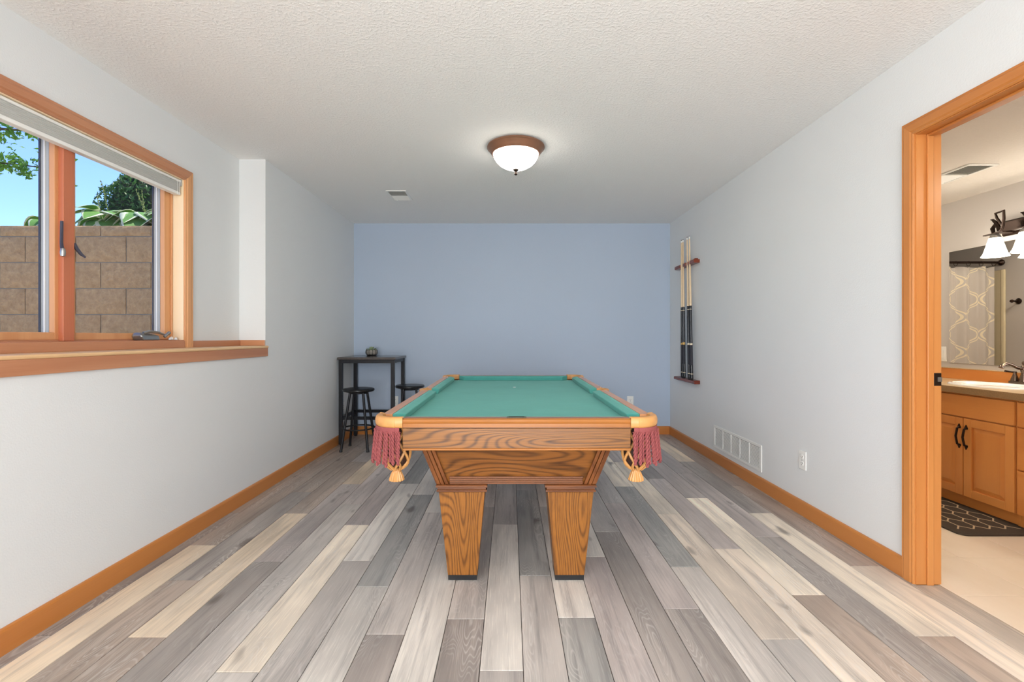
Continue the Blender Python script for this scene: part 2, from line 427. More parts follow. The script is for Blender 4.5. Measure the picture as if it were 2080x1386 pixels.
# ---- window
win = thing('window_1', 'maple framed casement window over the ledge', 'window', (0, 0, 0), kind=S)
def casing_prof(w):  # (distance from inner edge, proud)
    return [(0, 0), (0, .012), (.006, .015), (.012, .013), (.018, .018), (w-.02, .02), (w-.012, .016), (w-.003, .018), (w, .014), (w, 0)]
CW = .066
def frame_casing(name, o, w):
    """mitred picture-frame member; o = 'top','left','right' of a vertical opening on the x=XRec plane"""
    pr = casing_prof(w); r0, r1 = [], []
    for d, p in pr:
        x = XRec + p
        if o == 'top':   r0.append((x, WY0-.004-d, WZ1+.004+d)); r1.append((x, WY1+.004+d, WZ1+.004+d))
        if o == 'right': r0.append((x, WY1+.004+d, 1.063));      r1.append((x, WY1+.004+d, WZ1+.004+d))
        if o == 'left':  r0.append((x, WY0-.004-d, 1.063));      r1.append((x, WY0-.004-d, WZ1+.004+d))
    return MB().loft([r0, r1]).build(name, M['wtrim'] if o == 'top' else M['wtrimz'], win)
for o in ('top', 'right', 'left'): frame_casing('casing', o, CW)
box('casing', XRec, XRec+.014, WY0, WY1, 1.063, WZ0-.003, M['wtrim'], win, .002)
JX = -2.067
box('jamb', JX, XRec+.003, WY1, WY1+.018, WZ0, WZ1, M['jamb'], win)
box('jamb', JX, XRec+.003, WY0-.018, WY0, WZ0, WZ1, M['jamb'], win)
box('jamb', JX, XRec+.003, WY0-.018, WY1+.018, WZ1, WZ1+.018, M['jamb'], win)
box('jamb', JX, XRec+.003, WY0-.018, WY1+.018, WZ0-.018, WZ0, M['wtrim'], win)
# outer frame and mullion
for (a, b, c, d) in ((WY1-.012, WY1+.02, WZ0-.02, WZ1+.02), (WY0-.02, WY0+.012, WZ0-.02, WZ1+.02), (WY0+.012, WY1-.012, WZ1-.012, WZ1+.02), (WY0+.012, WY1-.012, WZ0-.02, WZ0+.012)):
    box('window_frame', -2.17, JX, a, b, c, d, M['wtrimz'] if b-a < .1 else M['wtrim'], win)
MY0, MY1 = 2.173, 2.229
mul = box('mullion', JX-.01, -2.043, MY0, MY1, WZ0, WZ1, wood('mullion_maple', (196, 118, 84), (170, 92, 62), 'Z', 4, 3, .4, .2, .4, .05), win, .003)
box('mullion_post', -2.17, JX-.01, MY0+.018, MY1-.012, WZ0, WZ1, M['wtrimz'], win)
glass = N('window_glass')
gb = glass.add('ShaderNodeBsdfTransparent'); gg = glass.add('ShaderNodeBsdfGlossy'); gg.inputs['Roughness'].default_value = .02
fr = glass.add('ShaderNodeLayerWeight'); fr.inputs['Blend'].default_value = .5
frf = glass.math('MULTIPLY_ADD', glass.math('POWER', fr.outputs['Facing'], 5.0), .5, .02)
mx = glass.add('ShaderNodeMixShader'); glass.t.links.new(frf, mx.inputs[0]); glass.t.links.new(gb.outputs[0], mx.inputs[1]); glass.t.links.new(gg.outputs[0], mx.inputs[2])
glass.t.links.new(mx.outputs[0], glass.t.nodes['Material Output'].inputs['Surface'])
M['glass'] = glass.m
def sash(y0, y1):
    s = MB(); sw = .05; rb = .034; zb, zt = WZ0+.006, WZ1-.006; gx = -2.092
    s.box(gx, -2.066, y0, y0+sw, zb, zt); s.box(gx, -2.066, y1-sw, y1, zb, zt)
    s.box(gx, -2.066, y0+sw, y1-sw, zb, zb+rb); s.box(gx, -2.066, y0+sw, y1-sw, zt-rb, zt)
    sa = s.build('sash', M['wtrimz'], win, bevel=.002)
    for a, b in ((y0, y0+sw-.004), (y1-sw+.004, y1)):
        box('cladding', -2.134, gx-.004, a, b, zb, zt, M['clad'], sa)
        box('bead', -2.118, -2.112, b if a == y0 else a-.003, b+.003 if a == y0 else a, zb, zt, M['white'], sa)
        box('gasket', -2.14, -2.132, b if a == y0 else a-.004, b+.004 if a == y0 else a, zb, zt, M['clad_dark'], sa)
    box('cladding', -2.134, gx-.004, y0+sw, y1-sw, zb, zb+rb-.006, M['clad'], sa)
    box('cladding', -2.134, gx-.004, y0+sw, y1-sw, zt-rb+.006, zt, M['clad'], sa)
    box('pane', gx-.003, gx, y0+sw-.006, y1-sw+.006, zb+rb-.006, zt-rb+.006, M['glass'], sa)
    return sa
sash(MY1-.02, WY1-.014); sash(WY0+.014, 2.205)
# vertical stop strips beside the far jamb
box('stop', -2.066, -2.058, WY1-.016, WY1-.004, WZ0, WZ1, M['wtrimz'], win, .002)
# lock levers and the crank operator
lk = MB().tube([(-2.036, 2.158, 1.655), (-2.036, 2.156, 1.56), (-2.030, 2.152, 1.535), (-2.020, 2.148, 1.515)], [.006, .006, .007, .006], 8).build('lock_lever', M['clad_dark'], win, True)
MB().lathe([(.0, -.022), (.009, -.018), (.011, 0), (.008, .016), (0, .02)], (-2.020, 2.146, 1.512), 12).build('lever_tip', M['nickel'], lk, True)
MB().tube([(-2.052, 2.236, 1.57), (-2.046, 2.243, 1.545), (-2.036, 2.256, 1.52), (-2.026, 2.268, 1.507)], [.007, .008, .007, .004], 8).build('lock_lever', M['clad_dark'], win, True)
cr = thing('crank_operator', 'pewter crank', None); cr.parent = win
del cr['label']
MB().loft([[(-2.064, 2.60, WZ0), (-2.012, 2.615, WZ0), (-2.012, 2.735, WZ0), (-2.064, 2.75, WZ0)],
           [(-2.064, 2.59, 1.135), (-2.016, 2.60, 1.135), (-2.016, 2.73, 1.135), (-2.064, 2.74, 1.135)],
           [(-2.06, 2.60, 1.152), (-2.03, 2.61, 1.152), (-2.03, 2.70, 1.147), (-2.06, 2.71, 1.147)]]).build('crank_housing', M['nickel'], cr, bevel=.005)
MB().tube([(-2.026, 2.625, 1.15), (-2.02, 2.66, 1.158), (-2.016, 2.72, 1.154), (-2.014, 2.765, 1.142)], [.008, .009, .007, .006], 8).build('crank_arm', M['nickel'], cr, True)
MB().tube([(-2.014, 2.768, 1.128), (-2.006, 2.80, 1.155)], [.008, .009], 10).build('crank_knob', M['nickel'], cr, True)
for (yy, xx, r) in ((2.835, -2.03, .008), (2.872, -2.02, .009), (2.862, -2.04, .011)):
    MB().lathe([(0, 0), (r, .002), (r*.9, r), (r*.4, r*1.8), (0, r*2)], (xx, yy, WZ0), 12).build('sash_clip', M['white'], win, True)

w2 = thing('added_window', 'added casement window behind the viewer around the left fill light', 'window', (-2.0, -1.4, 1.13), kind=S)  # unseen window added to go with the left fill light
for a, b, c, d in ((-.92, -.86, 0, .94), (.86, .92, 0, .94), (-.03, .03, 0, .94), (-.86, .86, .88, .94), (-.86, .86, 0, .06)):
    box('window_frame', -.12, -.05, a, b, c, d, M['wtrimz'], w2, .003)
for a, b, c, d in ((-.99, -.92, -.07, 1.01), (.92, .99, -.07, 1.01), (-.92, .92, .94, 1.01), (-.92, .92, -.07, 0)):
    box('casing', 0, .018, a, b, c, d, M['wtrimz'], w2, .003)

# ---- raised cellular shade
sh = thing('window_shade', 'grey pleated shade raised to the top of the window', 'shade', (-2.02, 2.2, 1.99))
A0, A1 = WY0 + .006 - 2.2, WY1 - .008 - 2.2
box('headrail', -.022, .016, A0, A1, .079, .092, M['white'], sh, .003)
for i in range(8):
    z0 = .019 + i*.0075
    MB().prism([(-.018, z0), (.008, z0), (.010, z0+.0037), (.008, z0+.0075), (-.018, z0+.0075), (-.020, z0+.0037)], 'Y', A0+.004, A1-.004).build('pleat', M['shade_grey'], sh)
box('bottom_rail', -.022, .014, A0+.003, A1-.003, .0, .018, M['white'], sh, .003)
box('end_bracket', -.024, .018, A1-.004, A1+.004, .058, .094, M['clad'], sh)
MB().tube([(.016, A1-.03, .09), (.016, A1-.03, .004)], .0012, 6).build('cord', M['white'], sh)
MB().tube([(.016, A1-.014, .09), (.016, A1-.014, .004)], .0012, 6).build('cord', M['white'], sh)

# ================================================================== doorway to the bathroom
door = thing('door_1', 'honey maple doorway casing leading to the bathroom', 'doorway', (0, 0, 0), kind=S)
def dprof(w): return [(0, 0), (0, .011), (.005, .015), (.012, .012), (.02, .016), (w-.016, .018), (w-.01, .014), (w-.003, .016), (w, .012), (w, 0)]
for side in (-1, 1):   # game-room face and bathroom face
    xw = XR if side < 0 else 1.955
    for o in ('far', 'near', 'top'):
        r0, r1 = [], []
        for d, p in dprof(.065):
            x = xw + side*p
            if o == 'far':  r0.append((x, DY1+.003+d, 0)); r1.append((x, DY1+.003+d, DZ+.003+d))
            if o == 'near': r0.append((x, DY0-.003-d, 0)); r1.append((x, DY0-.003-d, DZ+.003+d))
            if o == 'top':  r0.append((x, DY0-.003-d, DZ+.003+d)); r1.append((x, DY1+.003+d, DZ+.003+d))
        MB().loft([r0, r1]).build('casing', M['trim'] if o == 'top' else M['trimz'], door)
box('jamb', XR-.004, 1.958, DY1, DY1+.018, 0, DZ+.018, M['trimz'], door)
box('jamb', XR-.004, 1.958, DY0-.018, DY0, 0, DZ+.018, M['trimz'], door)
box('jamb', XR-.004, 1.958, DY0, DY1, DZ, DZ+.018, M['trim'], door)
box('stop', 1.893, 1.922, DY1-.011, DY1, 0, DZ-.0, M['trimz'], door, .003)
box('stop', 1.893, 1.922, DY0, DY1-.011, DZ-.011, DZ, M['trim'], door, .003)
sp = box('strike_plate', 1.928, 1.962, DY1-.003, DY1, .906, .964, M['bronze'], door, .002)
box('strike_lip', 1.944, 1.962, DY1-.006, DY1-.003, .925, .945, M['nickel'], sp)

# ================================================================== outlets, grilles, registers
def outlet(label, loc, rz, group='duplex outlets on the walls'):
    """plate faces local -y"""
    o = thing('wall_outlet', label, 'outlet', loc, rz, group)
    box('cover_plate', -.037, .037, -.006, 0, -.06, .06, M['white'], o, .003)
    for zc in (-.021, .021):
        s = MB().prism([(.0165*math.cos(a)*1.0, zc + max(-.0135, min(.0135, .0175*math.sin(a)))) for a in [2*PI*i/20 for i in range(20)]], 'Y', -.0085, -.005).build('socket', M['white'], o)
        for xs in (-.006, .006): box('slot', xs-.0011, xs+.0011, -.0092, -.0084, zc-.002, zc+.006, M['rubber'], s)
        MB().lathe([(.0022, -.0092), (.0022, -.0084)], (0, 0, zc-.0075), 8, axis='Y').build('slot', M['rubber'], s)
    MB().lathe([(.003, -.0075), (.003, -.005)], (0, 0, 0), 8, axis='Y').build('screw', M['nickel'], o)
    return o
outlet('white duplex outlet on the grey wall between grille and doorway', (XR, 3.005, .349), -PI/2)
outlet('white outlet on the blue wall right of the pool table', (1.391, YB, .38), 0)
outlet('white outlet on the blue wall behind the far bar stool', (-1.33, YB, .38), 0)
outlet('white outlet on the grey wall beside the bar table', (XL, 5.14, .36), PI/2)

gr = thing('return_grille', 'long white louvred return-air grille low on the right wall', 'vent grille', (XR, 3.90, .13))
gy = .41; gm = MB()
for a, b, c, d in ((-gy, gy, 0, .022), (-gy, gy, .178, .2), (-gy, -gy+.03, .022, .178), (gy-.03, gy, .022, .178)):
    gm.box(-.008, 0, a, b, c, d)
gm.build('frame', M['white'], gr, bevel=.003)
inner = 2*(gy-.03)
for i in range(1, 5):
    yy = -gy+.03 + inner*i/5
    box('divider', -.007, -.001, yy-.006, yy+.006, .022, .178, M['white'], gr, .001)
box('backing', -.0012, -.0002, -gy+.03, gy-.03, .022, .178, simple('duct_dark', (58, 55, 54), .9), gr)
for i in range(5):
    lm = MB(); y0 = -gy+.03 + inner*i/5 + .004; y1 = -gy+.03 + inner*(i+1)/5 - .004
    for k in range(15):
        z = .025 + k*.0102
        lm.hexa([(-.0065, y0, z), (-.0012, y0, z+.005), (-.0012, y1, z+.005), (-.0065, y1, z)], [(-.0065, y0, z+.0012), (-.0012, y0, z+.0062), (-.0012, y1, z+.0062), (-.0065, y1, z+.0012)])
    lo = lm.build('louvres', M['white'], gr); lo['kind'] = 'stuff'

def ceiling_register(name, label, x0, x1, y0, y1, z, n=10, split=True):
    g = thing(name, label, 'vent', ((x0+x1)/2, (y0+y1)/2, z))
    hx, hy = (x1-x0)/2, (y1-y0)/2; b = .018
    m = MB()
    for a, bb, c, d in ((-hx, hx, -hy, -hy+b), (-hx, hx, hy-b, hy), (-hx, -hx+b, -hy+b, hy-b), (hx-b, hx, -hy+b, hy-b)):
        m.box(a, bb, c, d, -.008, 0)
    m.build('frame', M['white'], g, bevel=.003)
    box('backing', -hx+b, hx-b, -hy+b, hy-b, -.0015, -.0005, simple(name+'_duct', (150, 148, 142), .9), g)
    L = 2*(hy-b)
    for half in (0, 1):
        lm = MB(); s = 1 if half == 0 else -1
        ya = -hy+b + half*L/2
        for k in range(n):
            y = ya + (k+.5)*L/2/n
            lm.hexa([(-hx+b, y-.004*s, -.0075), (hx-b, y-.004*s, -.0075), (hx-b, y-.003*s, -.0075), (-hx+b, y-.003*s, -.0075)],
                    [(-hx+b, y+.004*s, -.002), (hx-b, y+.004*s, -.002), (hx-b, y+.005*s, -.002), (-hx+b, y+.005*s, -.002)])
        lo = lm.build('louvres', M['white'], g); lo['kind'] = 'stuff'
    box('divider', -hx+b, hx-b, -.006, .006, -.008, -.001, M['white'], g)
    box('damper_lever', -hx+.035, -hx+.043, hy-.03, hy-.015, -.014, -.006, M['white'], g)
    return g
ceiling_register('ceiling_register', 'small white ceiling register toward the blue wall', -1.115, -.93, 4.25, 4.555, H)

# ================================================================== flush ceiling lamps
def emis(name, rgb, st):
    n = N(name); n.fin(lin(rgb), .4, 0, .5, **{'Emission Color': lin(rgb)}); n.b.inputs['Emission Strength'].default_value = st; return n.m
M['dome'] = emis('lit_alabaster_dome', (255, 246, 234), 15)
def ceiling_lamp(label, loc, dome=None):
    L = thing('ceiling_lamp', label, 'lamp', loc, 0)
    MB().lathe([(.0, 0), (.187, 0), (.197, -.006), (.198, -.014), (.19, -.02), (.187, -.026), (.183, -.03), (.176, -.04), (.168, -.052), (.162, -.058), (.15, -.058), (.0, -.03)], (0,0,0), 48).build('pan', M['fix_bronze'], L, 35)
    MB().lathe([(.157, -.05), (.156, -.06), (.15, -.078), (.137, -.1), (.115, -.123), (.085, -.142), (.05, -.155), (.018, -.16), (0, -.161)], (0,0,0), 48).build('dome', dome or M['dome'], L, True)
    MB().lathe([(0, -.153), (.018, -.157), (.021, -.163), (.012, -.170), (.006, -.174), (.006, -.180), (.010, -.184), (.012, -.190), (.007, -.198), (0, -.2)], (0,0,0), 16).build('finial', M['bronze'], L, True)
    return L
ceiling_lamp('lit flush dome lamp with copper rim above the pool table', (.04, 3.27, H))
fill_dome = emis('lit_fill_dome', (255, 248, 238), 26)  # for two unseen lamps added to brighten the room
ceiling_lamp('added unseen dome lamp above the viewer to brighten the room', (.04, .35, H), fill_dome)
ceiling_lamp('added unseen dome lamp behind the viewer to brighten the room', (.04, -1.7, H), fill_dome)

# ================================================================== pool table
HX, HY = .615, 1.145
pt = thing('pool_table', 'oak pool table with green cloth and rose fringed leather pockets', 'pool table', (.028, 2.02+HY, 0))
ZT = .78
# bed
box('slate_bed', -.565, .565, -1.095, 1.095, .705, .728, M['rubber'], pt)
cloth = box('cloth', -.56, .56, -1.09, 1.09, .728, .740, M['felt'], pt)
MB().lathe([(.012, .7401), (.012, .7406)], (.006, .49, 0), 16).build('foot_spot', M['white'], cloth)
def cushion_prof():  # (d from nose towards rail, z)
    return [(0, .772), (0, .767), (.007, .741), (.05, .741), (.05, .7795), (.03, .7795)]
def cushion(nose0, back0, nose1, back1, side):
    """side: 'front','back' run along x; 'left','right' run along y"""
    r0, r1 = [], []
    for d, z in cushion_prof():
        f = min(1, d/.05); a = nose0 + (back0-nose0)*f; b = nose1 + (back1-nose1)*f
        if side in ('front', 'back'):
            y = (1.04 + d) * (-1 if side == 'front' else 1)
            r0.append((a, y, z)); r1.append((b, y, z))
        else:
            x = (.51 + d) * (-1 if side == 'left' else 1)
            r0.append((x, a, z)); r1.append((x, b, z))
    return MB().loft([r0, r1]).build('cushion', M['felt'], pt, bevel=.003)
for s in ('front', 'back'): cushion(-.432, -.484, .432, .484, s)
for s in ('left', 'right'):
    cushion(-.965, -1.012, -.068, -.057, s); cushion(.068, .057, .965, 1.012, s)
def rail_cap(outer, inner, lo, hi, along):
    """rounded-over wooden rail top; outer/inner are signed coordinates across the rail"""
    sg = 1 if outer > inner else -1; o = abs(outer); i = abs(inner)
    prof = [(i, .742), (o-.004, .742), (o-.004, .758), (o-.0015, .762), (o, .768), (o-.003, .775), (o-.010, .7795), (o-.016, .78), (i, .78)]
    pts = [(sg*a, z) for a, z in prof]
    return MB().prism(pts, 'X' if along == 'x' else 'Y', lo, hi).build('rail', M['oakrail'] if along == 'x' else M['oakraily_sheen'], pt)
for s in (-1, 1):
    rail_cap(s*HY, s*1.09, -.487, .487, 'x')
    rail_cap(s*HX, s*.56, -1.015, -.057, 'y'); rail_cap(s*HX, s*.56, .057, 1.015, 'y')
# aprons
def apron_x(s):
    a = MB().box(-.487, .487, min(s*(HY-.006), s*(HY-.03)), max(s*(HY-.006), s*(HY-.03)), .652, .7385).build('apron', M['oakx'], pt, bevel=.002)
    box('apron_bead', -.487, .487, min(s*(HY-.001), s*(HY-.032)), max(s*(HY-.001), s*(HY-.032)), .644, .653, M['oakrail'], a, .003)
    box('apron_bead', -.485, .485, min(s*(HY-.012), s*(HY-.03)), max(s*(HY-.012), s*(HY-.03)), .7385, .742, M['oakdark'], a)
def apron_y(s):
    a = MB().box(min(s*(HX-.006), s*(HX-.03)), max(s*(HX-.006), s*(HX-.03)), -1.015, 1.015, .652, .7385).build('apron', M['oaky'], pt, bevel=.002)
    box('apron_bead', min(s*(HX-.001), s*(HX-.032)), max(s*(HX-.001), s*(HX-.032)), -1.015, 1.015, .644, .653, M['oakraily_sheen'], a, .003)
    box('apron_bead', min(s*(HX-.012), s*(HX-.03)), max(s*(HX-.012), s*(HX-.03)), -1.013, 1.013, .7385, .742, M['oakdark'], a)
for s in (-1, 1): apron_x(s); apron_y(s)
np_ = MB().prism([(.042*(1 if abs(math.cos(a)) > .5 else .9)*math.copysign(1, math.cos(a)) if False else .042*max(-1, min(1, 1.25*math.cos(a))), -1.118 + .011*max(-1, min(1, 1.6*math.sin(a)))) for a in [2*PI*(i+.5)/24 for i in range(24)]], 'Z', .78, .784).build('nameplate', M['pewter'], pt)
MB().prism([(.034*max(-1, min(1, 1.25*math.cos(a))), -1.118 + .0075*max(-1, min(1, 1.6*math.sin(a)))) for a in [2*PI*(i+.5)/24 for i in range(24)]], 'Z', .784, .785).build('nameplate_field', simple('dark_plate', (60, 56, 50), .9, 0, .05, vscale=200, var=.5), np_)

# cabinet (tapering trunk between the legs)
ZB0, ZB1 = .457, .652
tx, ty, bx_, by_ = .427, HY-.085, .362, HY-.142
def quad(x, y, z): return [(-x, -y, z), (x, -y, z), (x, y, z), (-x, y, z)]
cab = MB().hexa(quad(bx_-.012, by_-.012, ZB0+.002), quad(tx-.012, ty-.012, ZB1)).build('cabinet', M['oakpanel'], pt)
def lerp(a, b, t): return tuple(a[i] + (b[i]-a[i])*t for i in range(3))
def bar_between(m, p, q, ax, w, n_out, dp):
    """slanted bar from p to q, width w along ax, depth dp along n_out"""
    ax = Vector(ax); n_out = Vector(n_out); p = Vector(p); q = Vector(q)
    m.hexa([p, p+ax*w, p+ax*w+n_out*dp, p+n_out*dp], [q, q+ax*w, q+ax*w+n_out*dp, q+n_out*dp])
for sx in (-1, 1):
    for sy in (-1, 1):
        # reeded corner post, end face and side face
        for face in ('end', 'side'):
            m = MB()
            for k in range(3):
                o = .002 + k*.0185; wd = .0165
                if face == 'end':
                    p = (sx*(bx_-o), sy*(by_-.014), ZB0); q = (sx*(tx-o), sy*(ty-.014), ZB1)
                    bar_between(m, p, q, (-sx, 0, 0), wd, (0, sy, 0), .014 + (.003 if k != 1 else .006))
                else:
                    p = (sx*(bx_-.014), sy*(by_-o), ZB0); q = (sx*(tx-.014), sy*(ty-o), ZB1)
                    bar_between(m, p, q, (0, -sy, 0), wd, (sx, 0, 0), .014 + (.003 if k != 1 else .006))
            m.build('reeded_post', M['oakdarkz'], cab, bevel=.003)
def reeds(horizontal_axis, s):
    m = MB()
    for k in range(4):
        z0 = ZB0 + k*.0095; z1 = z0 + .0085; t = (z0-ZB0)/(ZB1-ZB0)
        if horizontal_axis == 'x':
            e = by_ + (ty-by_)*t; L = bx_ - .058
            m.box(-L, L, min(s*(e-.016), s*(e-.002)), max(s*(e-.016), s*(e-.002)), z0, z1)
        else:
            e = bx_ + (tx-bx_)*t; L = by_ - .058
            m.box(min(s*(e-.016), s*(e-.002)), max(s*(e-.016), s*(e-.002)), -L, L, z0, z1)
    m.build('reeded_moulding', M['oakdark'], cab, bevel=.0025)
for s in (-1, 1): reeds('x', s); reeds('y', s)
# legs
for sx in (-1, 1):
    for sy in (-1, 1):
        cx, cy = sx*.2475, sy*(HY-.245)
        a, b = .105, .068
        def sq(h, z): return [(cx-h, cy-h, z), (cx+h, cy-h, z), (cx+h, cy+h, z), (cx-h, cy+h, z)]
        lg = MB().loft([sq(b, .026), sq(a, .426)]).build('leg', M['oakz'], pt, bevel=.002)
        m = MB()
        m.loft([sq(.111, .424), sq(.1135, .427), sq(.1135, .433), sq(.109, .436)])
        m.loft([sq(.109, .436), sq(.109, .444)])
        m.loft([sq(.109, .444), sq(.1165, .447), sq(.1165, .455), sq(.113, .458)])
        m.build('leg_collar', M['oakdark'], lg)
        MB().loft([sq(.06, 0), sq(.066, .003), sq(.067, .026)]).build('foot', M['rubber'], lg)

# pockets ------------------------------------------------------------
def cord_mesh(L):
    m = MB(); n = 30; pitch = .034
    for ph in (0, PI):
        m.tube([(.0037*math.cos(ph + 2*PI*z/pitch), .0037*math.sin(ph + 2*PI*z/pitch), -z) for z in [L*i/n for i in range(n+1)]], [.0041]*n + [.0034], 6)
    return m
cords = []
for i, L in enumerate((.126, .136, .147)):
    co = cord_mesh(L).build('fringe_cord', M['rose'], None, True); cords.append(co)
def make_pocket(kind):
    """local frame: pocket centre at origin, outward direction = -y diagonal for corners, -y for sides"""
    e = bpy.data.objects.new('pocket', None); COL.objects.link(e); e.empty_display_size = .05
    if kind == 'corner':
        # world corner (-x,-y): centre at (-.53,-1.06)
        path = [(.043, -.079)] + [(.03, -.081)] + [(.01, -.083)] + arc(.02, .02, .105, 265, 185, 14)[0:] + [(-.085, .01), (-.083, .03), (-.081, .045)]
    else:
        path = [(.052, -.034)] + arc(0, -.010, .062, 335, 205, 12) + [(-.052, -.034)]
    if kind == 'corner':
        prof = [(.002, .786), (-.012, .787), (-.02, .783), (-.022, .772), (-.02, .745), (-.004, .738), (.006, .742), (.011, .752), (.0115, .768), (.008, .78)]
    else:
        prof = [(.0, .7835), (-.014, .784), (-.016, .778), (-.014, .752), (.004, .75), (.007, .756), (.007, .774), (.005, .781)]
    path = path[::-1]
    # sweep() offsets to the right of travel; travel so that right = outward
    def outward(pp):
        t = Vector(pp[len(pp)//2+1]) - Vector(pp[len(pp)//2-1]); nr = Vector((t[1], -t[0])); c = Vector(pp[len(pp)//2])
        return nr.dot(c) > 0
    if not outward(path): path = path[::-1]
    MB().sweep(path, prof).build('leather_collar', M['leather'], e, 50)
    # stitched end tabs
    for q in (path[0], path[-1]):
        MB().lathe([(0, .787), (.006, .7875), (.007, .786), (.0, .784)], (q[0], q[1], 0), 10).build('collar_tack', M['leather'], e, True)
    # header braid under the collar
    if kind == 'corner': pf = path[1:-1]
    else: pf = path
    MB().sweep(pf, [(-.002, .742), (-.002, .715), (.006, .713), (.0085, .718), (.0085, .742)]).build('fringe_header', M['rose'], e, True)
    # cords
    P = [Vector(p) for p in pf]; seg = [0]
    for i in range(1, len(P)): seg.append(seg[-1] + (P[i]-P[i-1]).length)
    n = int(seg[-1] / .0122)
    rg = random.Random(11 if kind == 'corner' else 12)
    for k in range(n+1):
        s = seg[-1]*k/n
        for i in range(1, len(P)):
            if s <= seg[i] + 1e-9: break
        t = (s-seg[i-1]) / max(1e-9, seg[i]-seg[i-1]); p = P[i-1].lerp(P[i], t)
        tan = (P[i]-P[i-1]).normalized(); nr = Vector((tan.y, -tan.x))
        src = cords[rg.randrange(3)]
        c = src.copy(); COL.objects.link(c); c.parent = e
        off = .004 + .006*(k % 2)
        c.location = (p.x + nr.x*off, p.y + nr.y*off, .724)
        fl = rg.uniform(.07, .15); sd = rg.uniform(-.05, .05)
        d = Vector((nr.x*fl + tan.x*sd, nr.y*fl + tan.y*sd, -1)).normalized()
        c.rotation_euler = (-d).to_track_quat('Z', 'Y').to_euler()
        c.rotation_euler.rotate_axis('Z', rg.uniform(0, 6))
    # woven leather basket
    cup_ = MB().lathe([(.048, .735), (.05, .68), (.054, .61), (.051, .58), (.036, .56), (.018, .55), (0, .549)], (.0, .0, 0), 20, caps=False).build('pocket_dark_cup', M['pocket_dark'], e, True)  # dark inner cup put in for the shade seen through the net
    def br(z):  # basket radius by height
        T = [(.735, .052), (.66, .056), (.61, .06), (.58, .057), (.56, .042), (.542, .02)]
        for (z1, r1), (z0, r0) in zip(T, T[1:]):
            if z <= z1 and z >= z0: return r0 + (r1-r0)*(z-z0)/(z1-z0)
        return .02
    for dirn in (1, -1):
        for k in range(7):
            a0 = 2*PI*k/7 + (.3 if dirn < 0 else 0); pts = []
            for i in range(13):
                z = .733 - (.733-.545)*i/12; a = a0 + dirn*1.9*i/12; r = br(z)
                pts.append((r*math.cos(a), r*math.sin(a), z))
            MB().tube(pts, .0062, 6).build('basket_strap', M['leather'], e, True)
    MB().lathe([(.017, .556), (.0175, .545), (.0165, .538), (.02, .53), (.026, .515), (.031, .498), (.030, .494), (.012, .5), (0, .502)], (0, 0, 0), 48,
               wob=lambda a, h: (.10*math.sin(14*a) if h < .532 else .03*math.sin(14*a))).build('leather_tassel', M['leather'], e, True)
    return e
pc = make_pocket('corner'); psd = make_pocket('side')
def put(src, loc, rz, sx=1, first=False):
    o = src if first else copy_tree(src)
    o.parent = pt; o.location = loc; o.rotation_euler = (0, 0, rz); o.scale = (sx, 1, 1)
    return o
corner_specs = [((-.53, -1.06, 0), 0, 1), ((.53, -1.06, 0), 0, -1), ((.53, 1.06, 0), PI, 1), ((-.53, 1.06, 0), PI, -1)]
side_specs = [((-.552, 0, 0), -PI/2, 1), ((.552, 0, 0), PI/2, 1)]
for i, (l, r, sx) in enumerate(corner_specs[1:]): put(pc, l, r, sx)
put(pc, *corner_specs[0], first=True)
put(psd, *side_specs[1]); put(psd, *side_specs[0], first=True)
for c in cords: bpy.data.objects.remove(c)

# ================================================================== bar table, stools, succulent
M['counter_dark'] = simple('dark_marbled_laminate', (74, 66, 62), .22, var=.35, vscale=30)
bt = thing('bar_table', 'tall black metal bar table with dark marbled top in the corner', 'table', (-1.49, 5.18, 0))
TX, TY, TZ = .298, .262, .915
MB().prism([(-TX, TZ-.026), (TX, TZ-.026), (TX+.004, TZ-.02), (TX+.004, TZ-.006), (TX, TZ), (-TX, TZ), (-TX-.004, TZ-.006), (-TX-.004, TZ-.02)], 'Y', -TY, TY).build('table_top', M['counter_dark'], bt, bevel=.003)
LX, LY, h = TX-.028, TY-.028, .0185
for sx in (-1, 1):
    for sy in (-1, 1):
        lg = box('leg', sx*LX-h, sx*LX+h, sy*LY-h, sy*LY+h, .012, TZ-.028, M['black_metal'], bt, .002)
        MB().lathe([(.016, 0), (.018, .004), (.012, .014)], (sx*LX, sy*LY, 0), 12).build('foot', M['rubber'], lg)
for sy in (-1, 1):
    box('top_rail', -LX+h, LX-h, sy*LY-.012, sy*LY+.012, TZ-.062, TZ-.028, M['black_metal'], bt)
    box('stretcher', -LX+h, LX-h, sy*LY-.012, sy*LY+.012, .265, .297, M['black_metal'], bt)
for sx in (-1, 1):
    box('top_rail', sx*LX-.012, sx*LX+.012, -LY+h, LY-h, TZ-.062, TZ-.028, M['black_metal'], bt)
    box('stretcher', sx*LX-.012, sx*LX+.012, -LY+h, LY-h, .265, .297, M['black_metal'], bt)

